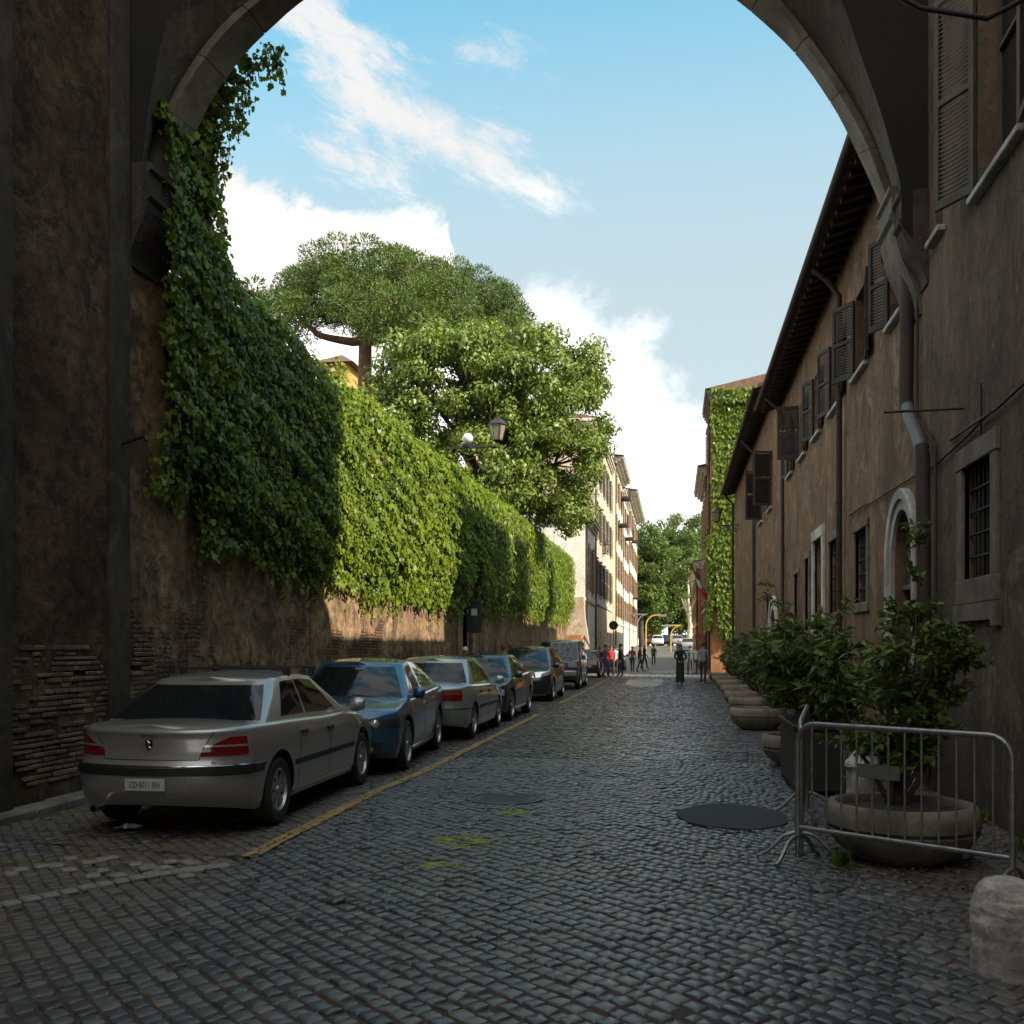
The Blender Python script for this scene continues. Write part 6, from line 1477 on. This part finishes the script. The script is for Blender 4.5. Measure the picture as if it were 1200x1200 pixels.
# ================================================================ parked cars
def put_car(sp, X, Yc, face, name, label, da=0, **k):
    return make_car(sp, (X, Yc, .008+gz(Yc)), R((90 if face == 'away' else -90)+da), name, label, **k)
put_car(SEDAN, -4.46, 10.35, 'away', 'saloon_car', 'silver-beige saloon with roof bars parked nearest, seen from behind', 1.0)
put_car(ALFA, -4.50, 14.60, 'towards', 'saloon_car', 'metallic blue saloon with three round headlights facing the viewer', 4.5)
put_car(MEGANE, -4.35, 19.25, 'away', 'saloon_car', 'grey-silver saloon with wide red tail lights between two blue cars', 0)
put_car(SEAT, -4.42, 23.75, 'towards', 'saloon_car', 'dark navy saloon facing the viewer behind the grey-silver saloon', 0)
put_car(MPV, -4.48, 32.0, 'towards', 'people_carrier', 'black people carrier with swept-back headlights facing the viewer', 0)
put_car(JEEP, -4.45, 40.6, 'towards', 'off_road_car', 'tall dark blue off-road car with a silver bumper', 0)
put_car(HATCH, -4.55, 54.5, 'away', 'hatchback_car', 'small dark plum hatchback at the far end of the parked row', 0)
put_car(dict(HATCH, paint='p_navy', details=None), -4.1, 70.5, 'away', 'hatchback_car', 'far dark blue hatchback behind the group of walkers', 0)
fc = [(768, 146, 'p_navy', 80), (778, 150, 'p_white', 95), (789, 146, 'p_silver', 20), (799, 150, 'p_white', 90), (808, 143, 'p_silver2', -60), (817, 147, 'p_white', 90), (806, 120, 'p_silver2', 90), (824, 152, 'p_silver', 0), (760, 152, 'p_red', 85)]
fl = ['far dark blue car left of the crossing', 'far white car just right of the yellow curved post', 'far silver car side-on at the crossing', 'far white car at the middle of the crossing', 'far grey car turning at the crossing', 'far white car right of the pale trunk', 'far grey car coming down the street in front of the crossing', 'far silver car at the right end of the crossing', 'far red car at the left end of the crossing']
fc += [(771, 138, 'p_white', 90), (781, 141, 'p_navy', 85), (793, 138, 'p_silver', 95), (803, 140, 'p_black', 90), (813, 138, 'p_white', 88), (821, 141, 'p_silver2', 92), (776, 156, 'p_silver2', 5), (786, 157, 'p_white', 10), (795, 158, 'p_blue', 0)]
fl += ['far white car stopped nearest the yellow curved post', 'far navy car between two pale cars at the crossing', 'far silver car stopped in the middle of the crossing', 'far black car near the pale trunk', 'far white car just before the pale trunk', 'far grey car at the right of the nearer row at the crossing', 'far grey car side-on behind the crossing, left', 'far white car side-on behind the crossing', 'far blue car side-on behind the crossing']
for (px, zc, pm_, an), lb in zip(fc, fl):
    p = at(px, 757, zc); make_car(dict(FARCAR, paint=pm_), (p.x, p.y, gz(p.y)), R(an), 'distant_car', lb, 'cars at the far crossing')
# ================================================================ people
skin = simple('skin', (.36,.21,.14), .6, .1, 10, 0); SH = simple('shoe_leather', (.02,.018,.016), .6, .1, 10, 0)
cloth_cache = {}
def cloth(col):
    k = tuple(round(c, 3) for c in col)
    if k not in cloth_cache: cloth_cache[k] = simple('cloth', col, .85, .15, 10, .1)
    return cloth_cache[k]
def person(px, py_feet, zc, h, top, legs, hair, label, face='away', step=.25, sleeve=True, skirt=None, seed=0, bag=None, backh=False, group=None):
    rr = random.Random(seed+100); p = at(px, 757, zc); base = Vector((p.x, p.y, gz(p.y)+.01)); k = h/1.75
    rz = {'away': 0, 'towards': math.pi, 'left': math.pi/2, 'right': -math.pi/2}[face]+rr.uniform(-.3, .3)
    t = thing('person', label, 'person', base, rz, group)
    s = step*rr.choice((1, -1))
    J = {'pel': (0, 0, .95), 'wst': (0, 0, 1.10), 'chs': (0, .01, 1.30), 'nck': (0, .0, 1.47), 'chn': (0, .02, 1.56), 'hd': (0, .015, 1.65), 'top': (0, 0, 1.735)}
    for q, sg in (('L', -1), ('R', 1)):
        f = s*sg; J['hip'+q] = (.09*sg, 0, .90); J['kn'+q] = (.10*sg, .5*f+.03, .49); J['an'+q] = (.10*sg, f*.95-.03, .10); J['to'+q] = (.11*sg, f*.95+.12, .04)
        J['sh'+q] = (.185*sg, 0, 1.42); g = -f
        if backh: J['el'+q] = (.235*sg, -.12, 1.16); J['wr'+q] = (.08*sg, -.17, .98); J['ha'+q] = (.03*sg, -.19, .94)
        else: J['el'+q] = (.215*sg, g*.35-.03, 1.14); J['wr'+q] = (.215*sg, g*.8+.08, .91); J['ha'+q] = (.205*sg, g*.9+.12, .82)
    Rd = {'pel': (.155, .115), 'wst': (.135, .10), 'chs': (.165, .115), 'nck': (.055, .055), 'chn': (.072, .078), 'hd': (.082, .095), 'top': (.05, .055)}
    for q in 'LR': Rd.update({'hip'+q: (.095,)*2, 'kn'+q: (.066,)*2, 'an'+q: (.048,)*2, 'to'+q: (.036,)*2, 'sh'+q: (.062,)*2, 'el'+q: (.045,)*2, 'wr'+q: (.032,)*2, 'ha'+q: (.034, .022)})
    names = list(J); E = [('pel', 'wst'), ('wst', 'chs'), ('chs', 'nck'), ('nck', 'chn'), ('chn', 'hd'), ('hd', 'top')]
    for q in 'LR': E += [('pel', 'hip'+q), ('hip'+q, 'kn'+q), ('kn'+q, 'an'+q), ('an'+q, 'to'+q), ('chs', 'sh'+q), ('sh'+q, 'el'+q), ('el'+q, 'wr'+q), ('wr'+q, 'ha'+q)]
    me = bpy.data.meshes.new('person'); me.from_pydata([tuple(c*k for c in J[n]) for n in names], [(names.index(a), names.index(b)) for a, b in E], [])
    o = bpy.data.objects.new('tmp', me); COL.objects.link(o); md = o.modifiers.new('s', 'SKIN'); md.use_smooth_shade = True
    if not me.skin_vertices: bm_ = None
    lay = me.skin_vertices[0] if me.skin_vertices else None
    if lay is None:
        import bmesh; bm = bmesh.new(); bm.from_mesh(me); bm.verts.layers.skin.verify(); bm.to_mesh(me); bm.free(); lay = me.skin_vertices[0]
    for i, n in enumerate(names): lay.data[i].radius = (Rd[n][0]*k, Rd[n][1]*k)
    lay.data[names.index('pel')].use_root = True
    sb = o.modifiers.new('u', 'SUBSURF'); sb.levels = 1; sb.render_levels = 1
    dg = bpy.context.evaluated_depsgraph_get(); dg.update(); bm_ = bpy.data.meshes.new_from_object(o.evaluated_get(dg)); bpy.data.objects.remove(o)
    segs = [(Vector(J[a])*k, Vector(J[b])*k, 1 if b[:3] in ('hip', 'kn'+b[2:], 'anL', 'anR') or b[:2] == 'kn' else 3 if b[:2] == 'to' else 2 if (a in ('nck', 'chn', 'hd') or b[:2] == 'ha' or (not sleeve and b[:2] == 'wr')) else 0) for a, b in E]
    bm_.materials.clear()
    for m_ in (cloth(top), cloth(legs), skin, SH): bm_.materials.append(m_)
    mi = []
    for f in bm_.polygons:
        c = f.center; best = min(segs, key=lambda sgm: (c-(sgm[0]+(sgm[1]-sgm[0])*max(0, min(1, (c-sgm[0]).dot(sgm[1]-sgm[0])/max(1e-9, (sgm[1]-sgm[0]).length_squared))))).length); mi.append(best[2])
    bm_.polygons.foreach_set('material_index', mi); link('body', bm_, t)
    hm = MB(); prof = [(.001, .115)]+[(.098*math.sin(a), .115*math.cos(a)) for a in np.linspace(.15, 1.75, 9)]; hm.lathe([(r_*k, z_*k) for r_, z_ in prof], 16, (0, -.012*k, 1.645*k)); hm.build('hair', cloth(hair), t, 60)
    fm = MB()      # nose, ears
    fm.add([(0, .125*k, 1.615*k), (-.014*k, .095*k, 1.60*k), (.014*k, .095*k, 1.60*k), (0, .098*k, 1.655*k)], [(0,1,2), (0,2,3), (0,3,1), (1,3,2)])
    for sg in (-1, 1): fm.lathe([(.001, -.01), (.02, 0), (.001, .01)], 8, (.088*sg*k, 0, 1.63*k), axis='x')
    fm.build('face_features', skin, t)
    if skirt:
        z0, col, w_ = skirt; g = MB(); g.lathe([(.15*k, 1.12*k), (.165*k, .95*k), (.17*k, .8*k), (w_*.85*k, (z0+.1)*k), (w_*k, z0*k), (w_*.9*k, z0*k), (.15*k, .9*k)], 24, wob=lambda w, z: .05*math.sin(7*w)*(1-z)); g.build('skirt', cloth(col), t, 50)
    if bag: g = MB(); g.box(.2*k, .32*k, -.14*k, .14*k, .75*k, 1.05*k, bev=.03); g.tube([(.26*k, 0, 1.05*k), (.2*k, 0, 1.3*k), (.13*k, 0, 1.46*k)], .012, 5); b = g.build('shoulder_bag', cloth(bag), t)
    return t
blk, dk, navy, jean = (.012, .012, .013), (.03, .03, .034), (.02, .028, .05), (.05, .08, .13)
person(797, 802, 44, 1.74, blk, blk, (.10, .07, .05), 'priest in a long black cassock walking away with hands behind the back', skirt=(.10, blk, .215), backh=True, step=.12, seed=1)
person(824, 801, 45.5, 1.78, (.20, .21, .24), dk, (.03, .02, .015), 'man in a grey-blue shirt and dark trousers walking beside the priest', step=.14, seed=2, sleeve=False)
person(809, 790, 57, 1.66, (.03, .06, .06), dk, (.04, .025, .02), 'person in dark green walking between the priest and the man in grey', step=.15, seed=3)
person(815, 790, 59, 1.62, (.35, .30, .24), dk, (.12, .07, .04), 'person with a pale bag half hidden behind the man in grey', step=.15, seed=4, bag=(.45, .42, .36))
person(766, 781, 86, 1.72, (.06, .08, .04), dk, (.03, .025, .02), 'lone person in an olive jacket standing in the middle of the far street', step=.05, seed=5, face='towards')
person(750, 786, 64, 1.72, (.07, .045, .035), jean, (.05, .03, .02), 'person in a brown jacket and jeans crossing past the far puddle', step=.22, seed=6, face='right')
person(755, 783, 72, 1.78, blk, dk, (.55, .5, .42), 'fair-haired person in black just behind the one in jeans', step=.22, seed=7, face='right')
person(703, 795, 55, 1.60, (.08, .03, .03), dk, (.10, .04, .02), 'red-haired person at the left edge of the group by the parked cars', step=.08, seed=8)
person(710, 795, 54, 1.72, (.04, .055, .09), jean, (.03, .02, .015), 'person in a blue-grey jacket with a bag in the group by the parked cars', step=.1, seed=9, face='right', bag=(.06, .07, .1))
person(716, 794, 56, 1.66, (.42, .02, .03), blk, (.04, .02, .015), 'person in a bright red top in the middle of the group', step=.12, seed=10, face='towards')
person(721, 793, 58, 1.64, (.55, .50, .48), dk, (.05, .03, .02), 'person in a white top behind the one in black', step=.1, seed=11)
person(727, 794, 54, 1.75, blk, blk, (.02, .015, .012), 'person dressed all in black at the right edge of the group', step=.1, seed=12, face='left')
person(741, 788, 64, 1.62, (.15, .08, .05), dk, (.16, .08, .04), 'person in rusty brown beside the far dark hatchback', step=.1, seed=13)
person(795, 770, 105, 1.7, (.03, .04, .09), dk, (.03, .02, .02), 'tiny dark figure far behind the priest', step=.15, seed=14)
def behind(px, Y_, h, top, hair, lab, sd):
    a, b, c = ray(px, 757); zc = Y_/b; person(px, 0, zc, h, top, dk, hair, lab, step=.05, seed=sd)
behind(590, 36.2, 1.66, (.15, .12, .11), (.10, .035, .02), 'auburn-haired woman standing behind the navy saloon', 20)
behind(598, 36.6, 1.72, (.42, .40, .40), (.11, .045, .025), 'woman in a pale top beside the auburn-haired woman', 21)
behind(545, 29.2, 1.62, (.02, .02, .03), (.5, .48, .45), 'white-haired person between the two sign posts', 22)
# ================================================================ sky, sun
w = bpy.data.worlds.new('World'); SC.world = w; w.use_nodes = True; nt = w.node_tree; nt.nodes.clear()
T = NT.__new__(NT); T.t = nt; T.n = nt.nodes
SUN_DIR = Vector((9.3, -3.9, 7.1)).normalized()      # towards the sun
el = math.asin(SUN_DIR.z); az = math.atan2(SUN_DIR.x, SUN_DIR.y)
sky = T.new('ShaderNodeTexSky'); sky.sky_type = 'NISHITA'; sky.sun_disc = False; sky.sun_elevation = el; sky.sun_rotation = az; sky.air_density = 1.0; sky.dust_density = 1.2; sky.ozone_density = 1.6
tc = T.new('ShaderNodeTexCoord').outputs['Generated']; x, y, z = T.xyz(tc)
ym = T.math('MAXIMUM', T.math('ABSOLUTE', y), .18); A = T.math('DIVIDE', x, ym); B = T.math('DIVIDE', z, ym)
def ab(px, py): a, b, c = ray(px, py); return a/b, c/b
uv = T.comb(A, T.math('MULTIPLY', B, 1.25), T.math('MULTIPLY', y, 2))
nz_ = T.noise(uv, 6.5, 9, .62, .35); nz2 = T.noise(uv, 19, 7, .65, .3)
turb = T.math('ADD', T.math('MULTIPLY', T.math('SUBTRACT', nz_, .5), .28), T.math('MULTIPLY', T.math('SUBTRACT', nz2, .5), .16))
def curve(pts, a0=-.62, a1=.4):      # piecewise-linear function of A through photo points, values of B scaled into 0..1
    P = sorted(((ab(px, py)[0]-a0)/(a1-a0), ab(px, py)[1]) for px, py in pts)
    return T.ramp(T.math('DIVIDE', T.math('SUBTRACT', A, a0), a1-a0), [(p, v) for p, v in P])
def sstep(v, lo, hi): o = T.new('ShaderNodeMapRange', interpolation_type='SMOOTHSTEP'); T.put(o.inputs[0], v); o.inputs[1].default_value = lo; o.inputs[2].default_value = hi; return o.outputs[0]
E1 = curve([(150, 120), (240, 172), (330, 218), (400, 238), (460, 244), (525, 252), (538, 330), (560, 352), (620, 352), (660, 368), (700, 392), (760, 425), (800, 470), (860, 520), (1000, 560)])
turb1 = T.math('MULTIPLY', turb, .42)
ef = T.math('SUBTRACT', T.math('ADD', E1, turb1), B); rs_ = sstep(A, -.22, -.17)
m1 = T.math('MAXIMUM', T.math('MULTIPLY', sstep(ef, -.004, .022), T.math('SUBTRACT', 1, rs_)), T.math('MULTIPLY', T.math('MULTIPLY', sstep(T.math('ADD', ef, turb1), -.03, .07), rs_), .68))
C2 = curve([(300, -20), (350, 30), (400, 95), (450, 122), (520, 158), (580, 185), (640, 222), (700, 250), (760, 262)])
W2 = T.ramp(T.math('DIVIDE', T.math('ADD', A, .62), 1.02), sorted([((ab(px, 200)[0]+.62)/1.02, v) for px, v in ((250, .0), (330, .075), (380, .09), (450, .08), (520, .055), (590, .055), (640, .04), (690, .02), (705, -.06), (745, -.25))]))
s1 = T.math('SUBTRACT', T.math('MULTIPLY', A, .83), T.math('MULTIPLY', B, .55)); s2 = T.math('ADD', T.math('MULTIPLY', A, .55), T.math('MULTIPLY', B, .83))
uv2 = T.comb(T.math('MULTIPLY', s1, .75), T.math('MULTIPLY', s2, 1.7), 3.3); ns1 = T.noise(uv2, 5.5, 10, .66, .5); ns2 = T.noise(uv2, 17, 8, .7, .6)
turb2 = T.math('ADD', T.math('MULTIPLY', T.math('SUBTRACT', ns1, .5), .30), T.math('MULTIPLY', T.math('SUBTRACT', ns2, .5), .20))
m2 = sstep(T.math('ADD', T.math('SUBTRACT', W2, T.math('ABSOLUTE', T.math('SUBTRACT', B, C2))), T.math('MULTIPLY', turb2, 1.0)), -.01, .075)
C3 = curve([(500, 60), (560, 68), (620, 80), (660, 100)]); W3 = T.ramp(T.math('DIVIDE', T.math('ADD', A, .62), 1.02), sorted([((ab(px, 100)[0]+.62)/1.02, v) for px, v in ((505, 0), (540, .03), (590, .035), (640, .02), (670, -.02), (705, -.3))]))
m3 = T.math('MULTIPLY', sstep(T.math('ADD', T.math('SUBTRACT', W3, T.math('ABSOLUTE', T.math('SUBTRACT', B, C3))), T.math('MULTIPLY', turb2, 1.0)), .0, .07), .45)
cut = T.math('SUBTRACT', 1, sstep(A, ab(690, 240)[0], ab(745, 240)[0])); m2 = T.math('MULTIPLY', m2, cut); m3 = T.math('MULTIPLY', m3, T.math('SUBTRACT', 1, sstep(A, ab(640, 100)[0], ab(700, 100)[0])))
front = sstep(y, .02, .3)
gen = T.math('MULTIPLY', sstep(nz_, .38, .52), T.math('SUBTRACT', 1, front))
n3 = T.noise(tc, 3.2, 8, .6, .4); m4 = T.math('MULTIPLY', sstep(n3, .47, .60), T.math('MULTIPLY', sstep(B, .70, .95), .8)); gen = T.math('MAXIMUM', gen, m4)
cl = T.math('MAXIMUM', T.math('MULTIPLY', T.math('MAXIMUM', m1, T.math('MAXIMUM', T.math('MULTIPLY', m2, .85), m3)), front), gen)
base = T.mix(1.0, sky.outputs[0], (SKY_K*.36, SKY_K*.69, SKY_K*.57), 'MULTIPLY')
haze = sstep(B, .76, .30)
lowc = T.mix(sstep(B, .30, .05), [q/WORLD_S for q in (.355, .395, .415)], [q/WORLD_S for q in (.50, .505, .50)])
base = T.mix(T.math('MULTIPLY', haze, .88), base, lowc)
shade = T.math('MULTIPLY_ADD', nz_, .9, .42)
right = sstep(A, -.05, .18)
ccol = T.mix(T.math('MULTIPLY', sstep(B, .50, .30), T.math('SUBTRACT', 1, T.math('MULTIPLY', right, .55))), [q/WORLD_S for q in (.56, .53, .51)], [q/WORLD_S for q in (1.1, 1.08, 1.04)])
ccol = T.mix(T.math('MULTIPLY', sstep(nz2, .5, .75), .22), ccol, [q/WORLD_S for q in (.42, .44, .47)])
ccol = T.mix(T.math('SUBTRACT', 1, front), ccol, T.mix(sstep(nz2, .3, .7), [q/WORLD_S for q in (.75, .75, .75)], [q/WORLD_S for q in (1.5, 1.46, 1.38)]))      # unseen clouds on the sun's side, brightened to fill the shaded foreground
fin = T.mix(cl, base, ccol)
bg = T.new('ShaderNodeBackground'); T.L(fin, bg.inputs[0]); bg.inputs[1].default_value = WORLD_S; ow = T.new('ShaderNodeOutputWorld'); T.L(bg.outputs[0], ow.inputs[0])
sl = bpy.data.lights.new('sun', 'SUN'); sl.energy = SUN_E; sl.angle = R(.55); sl.color = (1, .90, .74); so_ = bpy.data.objects.new('sun', sl); COL.objects.link(so_); so_.rotation_euler = SUN_DIR.to_track_quat('Z', 'Y').to_euler()
SC.view_settings.view_transform = 'Standard'; SC.view_settings.look = 'None'; SC.view_settings.exposure = EXPO; SC.view_settings.gamma = 1
SC.cycles.use_denoising = True; SC.cycles.max_bounces = 6; SC.cycles.diffuse_bounces = 4; SC.cycles.glossy_bounces = 3; SC.cycles.transparent_max_bounces = 12; SC.cycles.sample_clamp_indirect = 6
